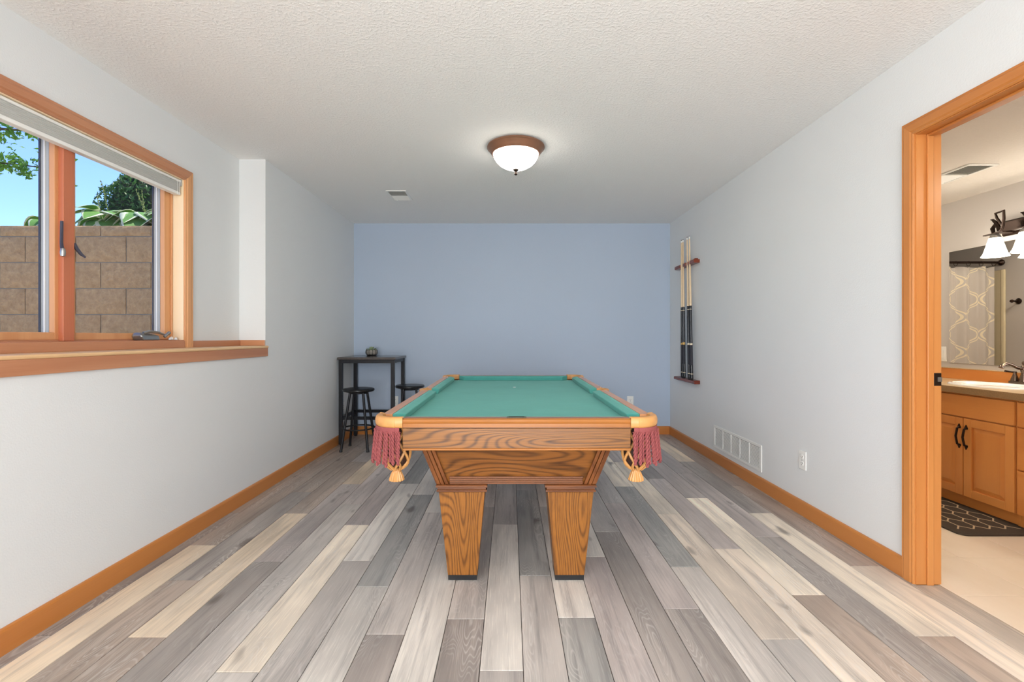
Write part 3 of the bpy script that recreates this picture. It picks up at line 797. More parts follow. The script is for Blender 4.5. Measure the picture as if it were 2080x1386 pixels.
def stool(label, loc, rz):
    s = thing('bar_stool', label, 'stool', loc, rz, 'round black bar stools at the bar table')
    MB().lathe([(0, .578), (.128, .578), (.148, .583), (.155, .592), (.155, .600), (.148, .609), (.125, .613), (.06, .610), (0, .609)], (0,0,0), 36).build('seat', M['black_seat'], s, 35)
    MB().lathe([(.0, .56), (.095, .56), (.098, .578), (0, .578)], (0,0,0), 24).build('seat_plate', M['black_metal'], s, 30)
    for k in range(4):
        a = PI/4 + k*PI/2; ct, st = math.cos(a), math.sin(a)
        lg = MB().tube([(.185*ct, .185*st, .01), (.092*ct, .092*st, .572)], .0125, 10).build('leg', M['black_metal'], s, True)
        MB().lathe([(.015, 0), (.0155, .006), (.0135, .022)], (.186*ct, .186*st, 0), 12).build('foot', M['rubber'], lg, True)
        MB().lathe([(0, -.004), (.005, -.003), (.005, .003), (0, .004)], (.097*ct, .097*st, .567), 8).build('bolt', M['nickel'], lg)
    pts = [(.153*math.cos(2*PI*i/36), .153*math.sin(2*PI*i/36), .215) for i in range(37)]
    MB().tube(pts, .0075, 8, caps=False).build('foot_ring', M['black_metal'], s, True)
    return s
stool('round black bar stool standing in front of the bar table', (-1.52, 4.77, 0), 0.0)
stool('round black bar stool at the right side of the bar table', (-1.075, 5.10, 0), .2)

pl = thing('succulent_pot', 'small green succulent in a dark ribbed grey pot', 'plant', (-1.535, 5.27, TZ))
M['stone'] = simple('grey_concrete', (140, 134, 126), .8, var=.2, vscale=60, bump=.2)
M['succ'] = simple('pale_green_succulent', (142, 160, 122), .6, var=.3, vscale=50)
MB().lathe([(0, .012), (.042, .012), (.058, .024), (.064, .042), (.06, .06), (.052, .07), (.048, .068), (.045, .06), (0, .06)], (0,0,0), 28).build('bowl', M['stone'], pl, True)
MB().lathe([(.05, .0), (.052, .006), (.046, .012), (.0, .012)], (0,0,0), 24).build('base_ring', M['black_metal'], pl, True)
for k in range(11):
    a = 2*PI*k/11
    MB().tube([(r*math.cos(a), r*math.sin(a), z) for r, z in ((.048, .006), (.061, .022), (.067, .042), (.063, .061), (.054, .072))], .0022, 6).build('rib', M['black_metal'], pl, True)
rg = random.Random(4)
leafm = MB()
leafm.loft([[(x*w_, y_*.25*w_+.004*i, .012*i) for x, y_ in [(math.cos(2*PI*k/6), math.sin(2*PI*k/6)) for k in range(6)]] for i, w_ in enumerate((.004, .0085, .009, .0015))])
lobj = leafm.build('succulent_leaf', M['succ'], None, True)
for ring, (cnt, tilt, rad, z) in enumerate(((11, .95, .033, .062), (9, .6, .022, .066), (6, .25, .010, .07))):
    for k in range(cnt):
        a = 2*PI*k/cnt + ring*.3; c = lobj.copy(); COL.objects.link(c); c.parent = pl
        c.location = (rad*math.cos(a), rad*math.sin(a), z); c.rotation_euler = (-tilt*rg.uniform(.8, 1.1), 0, a - PI/2); s_ = rg.uniform(.85, 1.2); c.scale = (s_,)*3
bpy.data.objects.remove(lobj)

# ================================================================== cue rack and cues
M['mahog'] = wood('mahogany', (138, 62, 40), (84, 28, 18), 'Y', 6, 4, .5, .3, .25, .06)
rk = thing('cue_rack', 'mahogany wall rack holding the cue sticks', 'cue rack', (XR, 4.915, .665))
MB().prism([(0, 0), (-.056, .0), (-.062, .006), (-.062, .026), (-.054, .034), (0, .036)], 'Y', -.285, .285).build('base_shelf', M['mahog'], rk, bevel=.004)
hb = MB(); N_ = 40; CUEY = [5.000, 4.955, 4.835, 4.772]
ys = [-.275 + .55*i/N_ for i in range(N_+1)]
def notch(y):
    d = min(abs(y + 4.915 - c) for c in CUEY)
    return .058 if d > .017 else .036
top = 1.205
rings = []
for y in ys:
    x = -notch(y)
    if y > .262: x = -.035
    rings.append([(0, y, top-.017), (x, y, top-.017), (x-.002, y, top), (x, y, top+.017), (0, y, top+.017)])
hb.loft(rings).build('holder_bar', M['mahog'], rk)
MB().prism([(0, top+.014), (-.03, top+.014), (-.036, top+.024), (-.03, top+.034), (0, top+.034)], 'Y', -.235, -.195).build('holder_boss', M['mahog'], rk, bevel=.003)
M['cue_shaft'] = wood('maple_cue_shaft', (236, 212, 178), (216, 184, 142), 'Z', 6, 2, .3, .15, .25, .05)
M['cue_black'] = simple('black_cue_butt', (24, 24, 28), .22, var=.2)
M['cue_wrap'] = simple('dark_linen_wrap', (44, 44, 52), .7, var=.4, vscale=300)
M['ivory'] = simple('ivory_ring', (228, 214, 186), .35)
M['gold'] = simple('brass_band', (190, 150, 84), .3, .6)
cue_labels = ['cue stick nearest the blue wall in the wall rack', 'second cue stick from the blue wall in the rack',
              'third cue stick from the blue wall in the rack', 'cue stick nearest the doorway in the wall rack']
bots = [4.982, 4.925, 4.79, 4.722]
for i in range(4):
    q = thing('cue_stick', cue_labels[i], 'cue', (1.806, bots[i], .701), 0, 'cue sticks in the wall rack')
    L = 1.447 - .002*(i % 2); dy = CUEY[i] - bots[i]
    q.rotation_euler = (-math.atan2(dy, 1.17), 0, 0)
    def seg(nm, prof, mat): return MB().lathe(prof, (0,0,0), 16).build(nm, mat, q, True)
    seg('bumper', [(0, 0), (.012, 0), (.0148, .006), (.0148, .018)], M['rubber'])
    seg('butt_sleeve', [(.0148, .018), (.0147, .055)], M['cue_black'])
    seg('butt_ring', [(.0149, .055), (.0149, .06)], M['ivory'])
    seg('butt', [(.0146, .06), (.0144, .13), (.0143, .145)], M['cue_black'])
    seg('wrap', [(.0145, .145), (.0138, .345)], M['cue_wrap'])
    seg('wrap_band', [(.0139, .345), (.0139, .362 if i != 1 else .37)], M['gold'] if i < 2 else M['ivory'])
    seg('forearm', [(.0137, .36), (.012, .70)], M['cue_black'])
    seg('joint_ring', [(.0122, .70), (.0122, .705)], M['ivory'])
    seg('joint', [(.012, .705), (.0115, .738)], M['cue_black'])
    seg('shaft', [(.0114, .738), (.0098, 1.0), (.0076, 1.3), (.0064, L-.03)], M['cue_shaft'])
    seg('ferrule', [(.0066, L-.03), (.0065, L-.008)], M['white'])
    seg('tip', [(.0064, L-.008), (.0062, L-.003), (.004, L), (0, L+.001)], M['cue_wrap'])

# ================================================================== bathroom beyond the doorway
BX0, BX1, BY0, BY1, BH = 1.955, 3.50, .9, 5.6, 2.194
tag(box('ceiling_bathroom', BX0, BX1+.1, BY0-.1, BY1+.1, BH, BH+.1, ceil_mat('bath_ceiling', (232, 226, 218))), 'low white textured bathroom ceiling', 'ceiling', kind=S)
tag(box('wall_vanity', BX1, BX1+.1, BY0-.1, BY1+.1, -.05, BH, M['bath_wall']), 'greige bathroom wall carrying mirror and vanity light', 'wall', kind=S)
tag(box('wall_shower', BX0, BX1, BY1, BY1+.1, -.05, BH, M['bath_wall']), 'greige bathroom wall behind the shower curtain', 'wall', kind=S)
tag(box('wall_bathroom_near', BX0, BX1, BY0-.1, BY0, -.05, BH, M['bath_wall']), 'greige bathroom wall on the near side', 'wall', kind=S)
w = MB(); w.box(BX0, BX0+.006, DY1+.07, BY1, 0, BH); w.box(BX0, BX0+.006, BY0, DY0-.07, 0, BH); w.box(BX0, BX0+.006, DY0-.07, DY1+.07, DZ+.07, BH)
tag(w.build('wall_bathroom_left', M['bath_wall']), 'greige bathroom face of the doorway wall', 'wall', kind=S)
bf = box('floor_bathroom', BX0, BX1, BY0, BY1, -.06, -.003, simple('tan_grout', (176, 160, 140), .9))
tag(bf, 'cream ceramic tile bathroom floor', 'floor', kind=S)
def tile_mat():
    n = N('cream_tile'); co = n.coord(); info = n.add('ShaderNodeObjectInfo')
    off = n.math('MULTIPLY', info.outputs['Random'], 21.0)
    f = n.noise(n.mapping(co, (9, 3, 1), n.comb(off, off, off)), 1.0, 4, .6)
    col = n.mix(f, lin((232, 216, 194)), lin((246, 234, 216)))
    return n.fin(col, .3, 0, .45)
M['tile'] = tile_mat()
TP = .3585
xs = [1.957] + [2.3 + TP*i for i in range(4)]; xs = [x for x in xs if x < BX1] + [BX1]
y = 2.074 - 3*TP; ys = [BY0]
while y < BY1:
    ys.append(y); y += TP
ys.append(BY1)
for i in range(len(xs)-1):
    for j in range(len(ys)-1):
        a, b, c, d = xs[i]+.0015, xs[i+1]-.0015, ys[j]+.0015, ys[j+1]-.0015
        if b-a < .01 or d-c < .01: continue
        hx, hy = (b-a)/2, (d-c)/2
        MB().loft([[(-hx,-hy,-.006),(hx,-hy,-.006),(hx,hy,-.006),(-hx,hy,-.006)], [(-hx,-hy,-.0012),(hx,-hy,-.0012),(hx,hy,-.0012),(-hx,hy,-.0012)],
                   [(-hx+.0012,-hy+.0012,0),(hx-.0012,-hy+.0012,0),(hx-.0012,hy-.0012,0),(-hx+.0012,hy-.0012,0)]]).build('tile', M['tile'], bf, loc=((a+b)/2, (c+d)/2, 0))
ceiling_register('bathroom_ceiling_vent', 'white louvred vent on the bathroom ceiling', 2.82, 3.01, 2.92, 3.30, BH)

# ---- vanity units and worktop
M['van'] = wood('vanity_maple_z', (222, 150, 78), (196, 116, 54), 'Z', 4, 3, .35, .15, .3, .07)
M['vany'] = wood('vanity_maple_y', (222, 148, 76), (196, 114, 52), 'Y', 4, 3, .35, .15, .3, .07)
FX = 2.985
def pull(parent, y, z0, z1, x):
    p = MB().tube([(x, y, z0+.012), (x-.016, y, z0+.022), (x-.026, y, (z0+z1)/2), (x-.016, y, z1-.022), (x, y, z1-.012)], .0065, 8).build('handle', M['bronze'], parent, True)
    for zc, s in ((z0+.010, -1), (z1-.010, 1)):
        MB().prism([(y-.011, zc-s*.004), (y-.008, zc-s*.012), (y+.008, zc-s*.012), (y+.011, zc-s*.004), (y, zc+s*.018)], 'X', x-.006, x).build('handle_leaf', M['bronze'], p)
def panel_door(parent, y0, y1, z0, z1, hy=None):
    """raised-panel door whose face looks towards -x"""
    x = FX; st = .052
    m = MB()
    m.box(x-.018, x-.001, y0, y0+st, z0, z1); m.box(x-.018, x-.001, y1-st, y1, z0, z1)
    m.box(x-.018, x-.001, y0+st, y1-st, z0, z0+st); m.box(x-.018, x-.001, y0+st, y1-st, z1-st, z1)
    d = m.build('door', M['van'], parent, bevel=.003)
    a, b, c, e = y0+st, y1-st, z0+st, z1-st; k = .028
    MB().loft([[(x-.003, a, c), (x-.003, b, c), (x-.003, b, e), (x-.003, a, e)], [(x-.007, a, c), (x-.007, b, c), (x-.007, b, e), (x-.007, a, e)],
               [(x-.015, a+k, c+k), (x-.015, b-k, c+k), (x-.015, b-k, e-k), (x-.015, a+k, e-k)]]).build('raised_panel', M['van'], d)
    if hy: pull(d, hy, .402, .548, x-.018)
    return d
def drawer(parent, y0, y1, z0, z1, handle=True):
    d = box('drawer', FX-.018, FX-.001, y0, y1, z0, z1, M['vany'], parent, .004)
    if handle:
        zc = (z0+z1)/2; yc = (y0+y1)/2
        MB().tube([(FX-.018, yc-.05, zc), (FX-.04, yc-.03, zc), (FX-.044, yc, zc), (FX-.04, yc+.03, zc), (FX-.018, yc+.05, zc)], .0065, 8).build('handle', M['bronze'], d, True)
def carcass(name, label, y0, y1):
    v = thing(name, label, 'cabinet', (0, 0, 0), 0)
    m = MB(); m.box(FX, FX+.018, y0+.001, y1-.001, .083, .757); m.box(FX+.018, BX1, y0+.001, y0+.017, .0, .757); m.box(FX+.018, BX1, y1-.017, y1-.001, .0, .757)
    m.box(FX+.018, BX1, y0+.017, y1-.017, .083, .1)
    m.build('carcass', M['van'], v)
    box('toe_kick', 3.03, 3.048, y0+.017, y1-.017, .0, .083, M['vany'], v)
    return v
v1 = carcass('vanity_cabinet', 'maple sink cabinet with two raised panel doors', 2.79, 3.435)
drawer(v1, 2.797, 3.428, .603, .746, False)
panel_door(v1, 2.797, 3.109, .088, .596, 3.088); panel_door(v1, 3.115, 3.428, .088, .596, 3.136)
v2 = carcass('drawer_cabinet', 'maple drawer cabinet at the near end of the vanity', 2.35, 2.79)
for a, b in ((.603, .746), (.352, .596), (.088, .345)): drawer(v2, 2.357, 2.783, a, b)
v3 = carcass('drawer_cabinet', 'maple drawer cabinet at the far end of the vanity', 3.435, 3.88)
for a, b in ((.603, .746), (.352, .596), (.088, .345)): drawer(v3, 3.442, 3.873, a, b)
M['laminate'] = simple('tan_speckled_laminate', (196, 168, 128), .3, var=.3, vscale=120)
M['laminate_edge'] = simple('brown_speckled_edge', (150, 118, 78), .35, var=.35, vscale=120)
wt = thing('vanity_worktop', 'tan laminate vanity worktop with maple backsplash', 'worktop', (0, 0, 0))
SCX, SCY, SAX, SAY = 3.215, 3.16, .175, .235
m = MB(); NS = 32
outer = []
for k in range(NS):
    a = 2*PI*k/NS; c, s_ = math.cos(a), math.sin(a)
    # project the ellipse direction onto the slab rectangle
    x0, x1, y0, y1 = 2.947, BX1, 2.345, 3.885
    t = min(((x1-SCX) if c > 0 else (SCX-x0))/max(1e-6, abs(c)), ((y1-SCY) if s_ > 0 else (SCY-y0))/max(1e-6, abs(s_)))
    outer.append((SCX + c*t, SCY + s_*t))
# include the true corners
corn = [(3.5, 3.885), (2.947, 3.885), (2.947, 2.345), (3.5, 2.345)]
for cx, cy in corn:
    k = min(range(NS), key=lambda i: (outer[i][0]-cx)**2 + (outer[i][1]-cy)**2); outer[k] = (cx, cy)
inn = [(SCX + SAX*math.cos(2*PI*k/NS), SCY + SAY*math.sin(2*PI*k/NS)) for k in range(NS)]
m.loft([[(x, y, .800) for x, y in inn], [(x, y, .800) for x, y in outer], [(x, y, .762) for x, y in outer], [(x, y, .762) for x, y in inn], [(x, y, .800) for x, y in inn]], True, False)
m.build('slab', M['laminate'], wt)
box('front_edge', 2.943, 2.947, 2.345, 3.885, .758, .8, M['laminate_edge'], wt, .001)
box('backsplash', BX1-.018, BX1, 2.345, 3.885, .800, .880, M['vany'], wt, .002)
box('backsplash_cap', BX1-.020, BX1, 2.345, 3.885, .880, .886, M['laminate'], wt, .001)
M['porcelain'] = simple('white_porcelain', (250, 248, 244), .12, var=.01)
sk = thing('basin', 'white oval drop-in basin in the worktop', 'sink', (SCX, SCY, .8))
def ell(f, z): return [((SAX+f)*math.cos(2*PI*k/40), (SAY+f)*math.sin(2*PI*k/40), z) for k in range(40)]
MB().loft([ell(.022, 0.0005), ell(.02, .008), ell(.01, .013), ell(-.004, .012), ell(-.012, .004), ell(-.03, -.04), ell(-.07, -.1), ell(-.13, -.125), ell(-.165, -.128)]).build('bowl', M['porcelain'], sk, True)
MB().lathe([(0, -.126), (.02, -.126), (.022, -.129)], (0,0,0), 16).build('drain', M['nickel'], sk)
M['faucet'] = simple('brushed_bronze_nickel', (120, 104, 92), .22, .9, .5, var=.15)
fc = thing('faucet', 'bronze centreset faucet with curved spout behind the basin', 'faucet', (3.446, 3.185, .8))
MB().prism([(.026*max(-1, min(1, 1.3*math.cos(a))), .088*max(-1, min(1, 1.15*math.sin(a)))) for a in [2*PI*i/28 for i in range(28)]], 'Z', .0, .028).build('base_plate', M['faucet'], fc, bevel=.006)
MB().lathe([(.024, .026), (.022, .05), (.016, .075), (.015, .09), (.019, .105), (.019, .118), (.012, .13), (.007, .14), (.012, .152), (.008, .162), (0, .166)], (0,0,0), 18).build('body', M['faucet'], fc, True)
MB().tube([(-.01, 0, .118), (-.035, 0, .118), (-.06, 0, .128), (-.085, 0, .142), (-.11, 0, .148), (-.135, 0, .143), (-.15, 0, .13), (-.153, 0, .118)], [.012, .011, .010, .010, .010, .011, .013, .014], 12).build('spout', M['faucet'], fc, True)
for sy in (-1, 1):
    hd = MB().lathe([(.023, .026), (.021, .04), (.012, .066), (.009, .078), (.012, .084), (.009, .092), (0, .095)], (0, sy*.058, 0), 16).build('handle', M['faucet'], fc, True)
    MB().tube([(0, sy*.058, .086), (-.03, sy*.062, .09), (-.058, sy*.066, .094)], [.005, .006, .008], 8).build('lever', M['faucet'], hd, True)

# ---- mirror, switch plate, vanity light
mir = N('mirror_silver'); mir.fin(G(.93), .01, 1.0); M['mirror'] = mir.m
mr = thing('mirror', 'large frameless mirror above the vanity', 'mirror', (BX1, 3.0, .924))
box('mirror_backing', -.005, 0, -.75, .778, 0, .876, M['clad'], mr)
box('mirror_glass', -.0075, -.005, -.75, .778, 0, .876, M['mirror'], mr)
swp = thing('switch_plate', 'white switch plate on the wall left of the mirror', 'switch', (BX1, 3.842, .99))
box('cover_plate', -.006, 0, -.036, .036, -.06, .06, M['white'], swp, .003)
box('rocker', -.010, -.006, -.017, .017, -.034, .034, M['white'], swp, .002)

M['shade_lit'] = emis('lit_frosted_bell', (255, 246, 230), 13)
vl = thing('vanity_light', 'bronze vanity light with frosted bell shades over the mirror', 'vanity light', (BX1, 2.8, 1.89))
m = MB(); m.prism([(0, -.052), (-.012, -.055), (-.022, -.045), (-.022, .045), (-.012, .055), (0, .052)], 'Y', -.56, .56)
m.build('backplate', M['bronze'], vl, bevel=.002)
yl = [.49, .294, .098, -.098, -.294, -.49]
for yy in yl:
    ar = MB().tube([(-.02, yy, -.03), (-.06, yy, -.035), (-.10, yy, -.04), (-.14, yy, -.042)], .008, 8).build('arm', M['bronze'], vl, True)
    MB().hexa([(-.152, yy-.06, -.047), (-.128, yy-.06, -.047), (-.128, yy+.075, -.051), (-.152, yy+.075, -.051)],
              [(-.152, yy-.06, -.04), (-.128, yy-.06, -.04), (-.128, yy+.075, -.044), (-.152, yy+.075, -.044)]).build('arm_bar', M['bronze'], ar)
    # folded ribbon scroll standing on the arm
    rib = [(-.12, yy-.012, -.04), (-.118, yy-.03, .0), (-.115, yy-.034, .05), (-.112, yy-.03, .105), (-.118, yy+.02, .098), (-.122, yy+.005, .06), (-.12, yy-.02, .015)]
    MB().tube(rib, [.009]*7, 6).build('ribbon_scroll', M['bronze'], ar, 30)
    MB().tube([(-.12, yy-.015, -.02), (-.124, yy+.01, .03), (-.126, yy+.03, .055), (-.126, yy+.045, .06)], [.012, .012, .008, .003], 8).build('leaf_scroll', M['bronze'], ar, True)
    MB().tube([(-.12, yy+.03, -.04), (-.122, yy+.036, -.005), (-.122, yy+.02, .015), (-.12, yy, .005), (-.12, yy-.005, -.03)], [.010, .013, .012, .012, .01], 8).build('leaf_scroll', M['bronze'], ar, True)
    MB().lathe([(.0, -.05), (.018, -.052), (.026, -.06), (.033, -.078)], (-.14, yy, 0), 20, caps=False).build('shade_cap', M['nickel'], ar, True)
    MB().lathe([(.032, -.078), (.036, -.09), (.044, -.12), (.052, -.15), (.062, -.185), (.074, -.205), (.071, -.206), (.058, -.186), (.048, -.15), (.04, -.12), (.03, -.082)], (-.14, yy, 0), 28, caps=False).build('bell_shade', M['shade_lit'], ar, True)

# ---- shower: rod, rings, curtain, surround, hook
ceiling_lamp('added unseen dome lamp to brighten the near bathroom', (3.0, 1.25, BH), emis('bath_fill_dome', (255, 245, 228), 30))  # unseen lamp added to light cabinets and floor
ceiling_lamp('added unseen dome lamp to brighten the shower curtain', (2.55, 3.9, BH), emis('shower_fill_dome', (255, 245, 228), 40))  # unseen lamp added to light the curtain
RY, RZ = 4.85, 1.887
rod = thing('shower_rod', 'dark bronze shower curtain rod reflected in the mirror', 'curtain rod', (2.73, RY, RZ))
MB().tube([(-.77, 0, 0), (.77, 0, 0)], .0125, 12).build('rod', M['bronze'], rod, True)
for s in (-1, 1):
    MB().lathe([(0, 0), (.03, .002*1), (.032, .012), (.022, .028), (.014, .036)] if s < 0 else [(.014, -.036), (.022, -.028), (.032, -.012), (.03, -.002), (0, 0)], (s*.769, 0, 0), 18, axis='X').build('flange', M['bronze'], rod, True)
def curtain_mat():
    n = N('ogee_print_curtain'); co = n.coord('UV'); x, z, _ = n.sep(co)
    W, Hh = .39, .36
    u = n.math('DIVIDE', x, W); v = n.math('DIVIDE', z, Hh)
    c = n.math('MULTIPLY_ADD', n.math('COSINE', n.math('MULTIPLY', v, 2*PI)), .235, .25)
    m_ = n.math('ABSOLUTE', n.math('SUBTRACT', n.math('FRACT', u), .5))
    d = n.math('ABSOLUTE', n.math('SUBTRACT', m_, c))
    l1 = n.math('MULTIPLY', n.math('GREATER_THAN', d, .02), n.math('LESS_THAN', d, .062))
    col = n.mix(l1, lin((206, 198, 189)), lin((244, 232, 204)))
    return n.fin(col, .85, 0, .15)
M['curtain'] = curtain_mat()
cu = thing('shower_curtain', 'taupe shower curtain with cream ogee print', 'curtain', (2.76, RY, .25))
nx, nz = 120, 10; x0, x1 = -.72, .72
vs_, fs_, uv_ = [], [], []
for j in range(nz+1):
    z = 1.594*j/nz
    for i in range(nx+1):
        t = i/nx; amp = .028*(1 - .25*j/nz)
        vs_.append((x0 + (x1-x0)*t + .008*math.sin(2*PI*t*13), amp*math.sin(2*PI*t*8 + .4*math.sin(9*t)) + .01*math.sin(2*PI*t*21), z - (.012*(1-math.cos(2*PI*t*12))/2 if j == nz else 0)))
        uv_.append((1.75*t, z))
for j in range(nz):
    for i in range(nx):
        a = j*(nx+1)+i; fs_.append((a, a+1, a+nx+2, a+nx+1))
cm = bpy.data.meshes.new('cloth'); cm.from_pydata(vs_, [], fs_); ul = cm.uv_layers.new()
for lp in cm.loops: ul.data[lp.index].uv = uv_[lp.vertex_index]
cm.materials.append(M['curtain']); cm.polygons.foreach_set('use_smooth', [True]*len(cm.polygons))
co_ = bpy.data.objects.new('cloth', cm); COL.objects.link(co_); co_.parent = cu
sm_ = co_.modifiers.new('thickness', 'SOLIDIFY'); sm_.thickness = .002
for k in range(12):
    x = -.715 + 1.43*k/11
    MB().tube([(x + .003*math.sin(a), .018*math.sin(a), RZ-.25-.012 + .024*math.cos(a)) for a in [2*PI*i/20 for i in range(21)]], .0022, 6, caps=False).build('curtain_ring', M['bronze'], cu, True)
su = thing('tub_surround', 'cream tub surround panel beside the shower curtain', 'surround', (1.963, 5.18, .4))
box('panel', 0, .012, -.35, .41, 0, 1.41, simple('cream_acrylic', (232, 216, 180), .3), su, .004)
box('edge_trim', 0, .02, -.37, -.335, 0, 1.413, simple('cream_trim', (240, 226, 190), .3), su, .006)
hk = thing('robe_hook', 'dark bronze robe hook on the bathroom wall seen in the mirror', 'hook', (1.961, 4.69, 1.48))
MB().lathe([(0, 0), (.028, 0), (.03, .006), (.02, .014), (.009, .02), (.009, .055), (.014, .062), (.017, .07), (.012, .082), (0, .086)], (0,0,0), 18, axis='X').build('hook_body', M['bronze'], hk, True)

# ---- bath mat with trellis print
M['mat_dark'] = simple('dark_taupe_mat', (74, 64, 54), .95, var=.2, vscale=200, bump=.4, bscale=500)
M['mat_line'] = simple('beige_mat_print', (206, 184, 150), .95, var=.1)
rug = thing('bath_mat', 'dark taupe bath mat with beige trellis print before the vanity', 'mat', (2.785, 3.07, 0))
hx, hy, rr = .232, .385, .05
pts = arc(hx-rr, hy-rr, rr, 0, 90, 6) + arc(-hx+rr, hy-rr, rr, 90, 180, 6) + arc(-hx+rr, -hy+rr, rr, 180, 270, 6) + arc(hx-rr, -hy+rr, rr, 270, 360, 6)
MB().loft([[(x, y, .0005) for x, y in pts], [(x, y, .009) for x, y in pts], [(x*.985, y*.99, .012) for x, y in pts]]).build('pile', M['mat_dark'], rug)
m = MB(); cw, chh = .092, .16    # elongated lattice cells
def strip(p, q, wd=.0042):
    p = Vector(p); q = Vector(q); t = (q-p).normalized(); n_ = Vector((-t.y, t.x))*wd
    m._add([(p.x+n_.x, p.y+n_.y, .0125), (q.x+n_.x, q.y+n_.y, .0125), (q.x-n_.x, q.y-n_.y, .0125), (p.x-n_.x, p.y-n_.y, .0125)], [(0,1,2,3)])
def inside(p): return abs(p[0]) < hx-.016 and abs(p[1]) < hy-.016
for i in range(-5, 6):
    for j in range(-8, 9):
        cx, cy = i*cw + (cw/2 if j % 2 else 0), j*chh*.72
        a = (cx-cw/2, cy-chh*.22); b = (cx-cw/2, cy+chh*.22); c = (cx, cy+chh*.5); d = (cx+cw/2, cy+chh*.22)
        for p, q in ((a, b), (b, c), (c, d)):
            if inside(p) and inside(q): strip(p, q)
m.build('trellis_print', M['mat_line'], rug)

# ================================================================== outside the window
M['soil'] = simple('garden_soil', (96, 82, 64), .95, var=.3, vscale=8, bump=.6, bscale=30)
tag(box('ground_garden', -9, -2.16, 3.95, 14, 1.3, 1.97, M['soil']), 'garden bed behind the block retaining wall', 'ground', kind=S)
tag(box('ground_window_well', -9, -2.16, -3, 3.75, .5, .8, simple('well_gravel', (170, 160, 144), .95, var=.3, vscale=40, bump=.8, bscale=60)), 'gravel floor of the window well', 'ground', kind=S)
def block_mat():
    n = N('split_face_block'); co = n.coord(); info = n.add('ShaderNodeObjectInfo')
    off = n.math('MULTIPLY', info.outputs['Random'], 19.0); p = n.mapping(co, (1,1,1), n.comb(off, off, off))
    a = n.noise(p, 26, 5, .65); b = n.noise(p, 6, 3)
    col = n.mix(a, lin((128, 96, 64)), lin((232, 198, 152)))
    col = n.mix(n.math('MULTIPLY', b, .5), col, lin((188, 150, 108)))
    n.bump(a, 1.0, .02)
    return n.fin(col, .95, 0, .1)
M['block'] = block_mat(); M['mortar'] = simple('grey_mortar', (150, 144, 134), .95, bump=.5)
rw = thing('retaining_wall', 'tan split-face block retaining wall outside the window', 'retaining wall', (-3.6, 3.76, .8))
box('mortar_core', -1.9, 1.42, .012, .16, -.0, 1.2, M['mortar'], rw)
BR = random.Random(3)
def block(x0, x1, z0, z1, cap=False):
    nx_, nz_ = 7, 4; rings = []; vs, fs = [], []
    cx, cz = (x0+x1)/2, (z0+z1)/2
    for j in range(nz_+1):
        for i in range(nx_+1):
            e = (i in (0, nx_)) or (j in (0, nz_))
            vs.append((x0-cx + (x1-x0)*i/nx_, (.006 if e else BR.uniform(-.012, .0)), z0-cz + (z1-z0)*j/nz_))
    for j in range(nz_):
        for i in range(nx_):
            a = j*(nx_+1)+i; fs.append((a, a+1, a+nx_+2, a+nx_+1))
    m = MB(); m._add(vs, fs)
    b = (x0-cx, x1-cx, z0-cz, z1-cz)
    m._add([(b[0], .006, b[2]), (b[1], .006, b[2]), (b[1], .006, b[3]), (b[0], .006, b[3]), (b[0], .15, b[2]), (b[1], .15, b[2]), (b[1], .15, b[3]), (b[0], .15, b[3])],
           [(0,1,5,4), (1,2,6,5), (2,3,7,6), (3,0,4,7), (4,5,6,7)])
    m.build('block', M['block'], rw, 60, loc=(cx, 0, cz))
zt = 1.213; rows_z = [(zt-.089, zt)] + [(zt-.089-.206*(i+1), zt-.089-.206*i) for i in range(5)]
for r, (z0, z1) in enumerate(rows_z):
    xo = -3.245 if r % 2 == 0 else -3.043
    k = -5
    while True:
        x0 = xo + .4*k; k += 1
        if x0 > -2.2: break
        if x0 + .4 < -5.3: continue
        block(max(x0, -5.45)+.004+3.6, min(x0+.4, -2.2)-.004+3.6, max(0, z0)+.004, z1-.004)

def hosta_leaf_mesh():
    m = MB(); n = 7; prof = [0, .55, .9, 1.0, .86, .55, .0]; L = .19; Wd = .078
    cols = (-1, -.72, 0, .72, 1); grid = []
    for i in range(n):
        t = i/(n-1); w_ = prof[i]*Wd; row = []
        for c in cols:
            row.append((c*w_, .04 + L*t, .06*t - .20*t*t - .018*(c*c)*prof[i] + (.02*abs(c)*prof[i])))
        grid.append(row)
    vs = [p for r in grid for p in r]
    inner, edge = [], []
    for i in range(n-1):
        for c in range(4):
            a = i*5+c; f = (a, a+1, a+6, a+5)
            (inner if c in (1, 2) and 0 < i < n-1 else edge).append(f)
    m._add(vs, []); m.cur = 0
    for f in inner: m.f.append(f); m.mi.append(0)
    for f in edge: m.f.append(f); m.mi.append(1)
    b = len(m.v); m.cur = 0
    m.tube([(0, 0, -.10), (0, .015, -.03), (0, .045, .0)], .003, 5)
    return m
def leafm_(name, rgb):
    n = N(name); co = n.coord(); c = lin(rgb); f = n.noise(co, 40, 2)
    col = n.mix(f, tuple(x*.8 for x in c[:3])+(1,), tuple(min(1, x*1.2) for x in c[:3])+(1,))
    n.fin(col, .45, 0, .4)
    n.b.inputs['Subsurface Weight'].default_value = 0
    tr = n.add('ShaderNodeBsdfTranslucent'); n.t.links.new(col, tr.inputs['Color'])
    mx = n.add('ShaderNodeMixShader'); mx.inputs[0].default_value = .35
    n.t.links.new(n.b.outputs[0], mx.inputs[1]); n.t.links.new(tr.outputs[0], mx.inputs[2])
    n.t.links.new(mx.outputs[0], n.t.nodes['Material Output'].inputs['Surface'])
    return n.m
M['hosta'] = leafm_('hosta_green', (120, 168, 84)); M['hosta_edge'] = leafm_('hosta_cream_margin', (226, 232, 206))
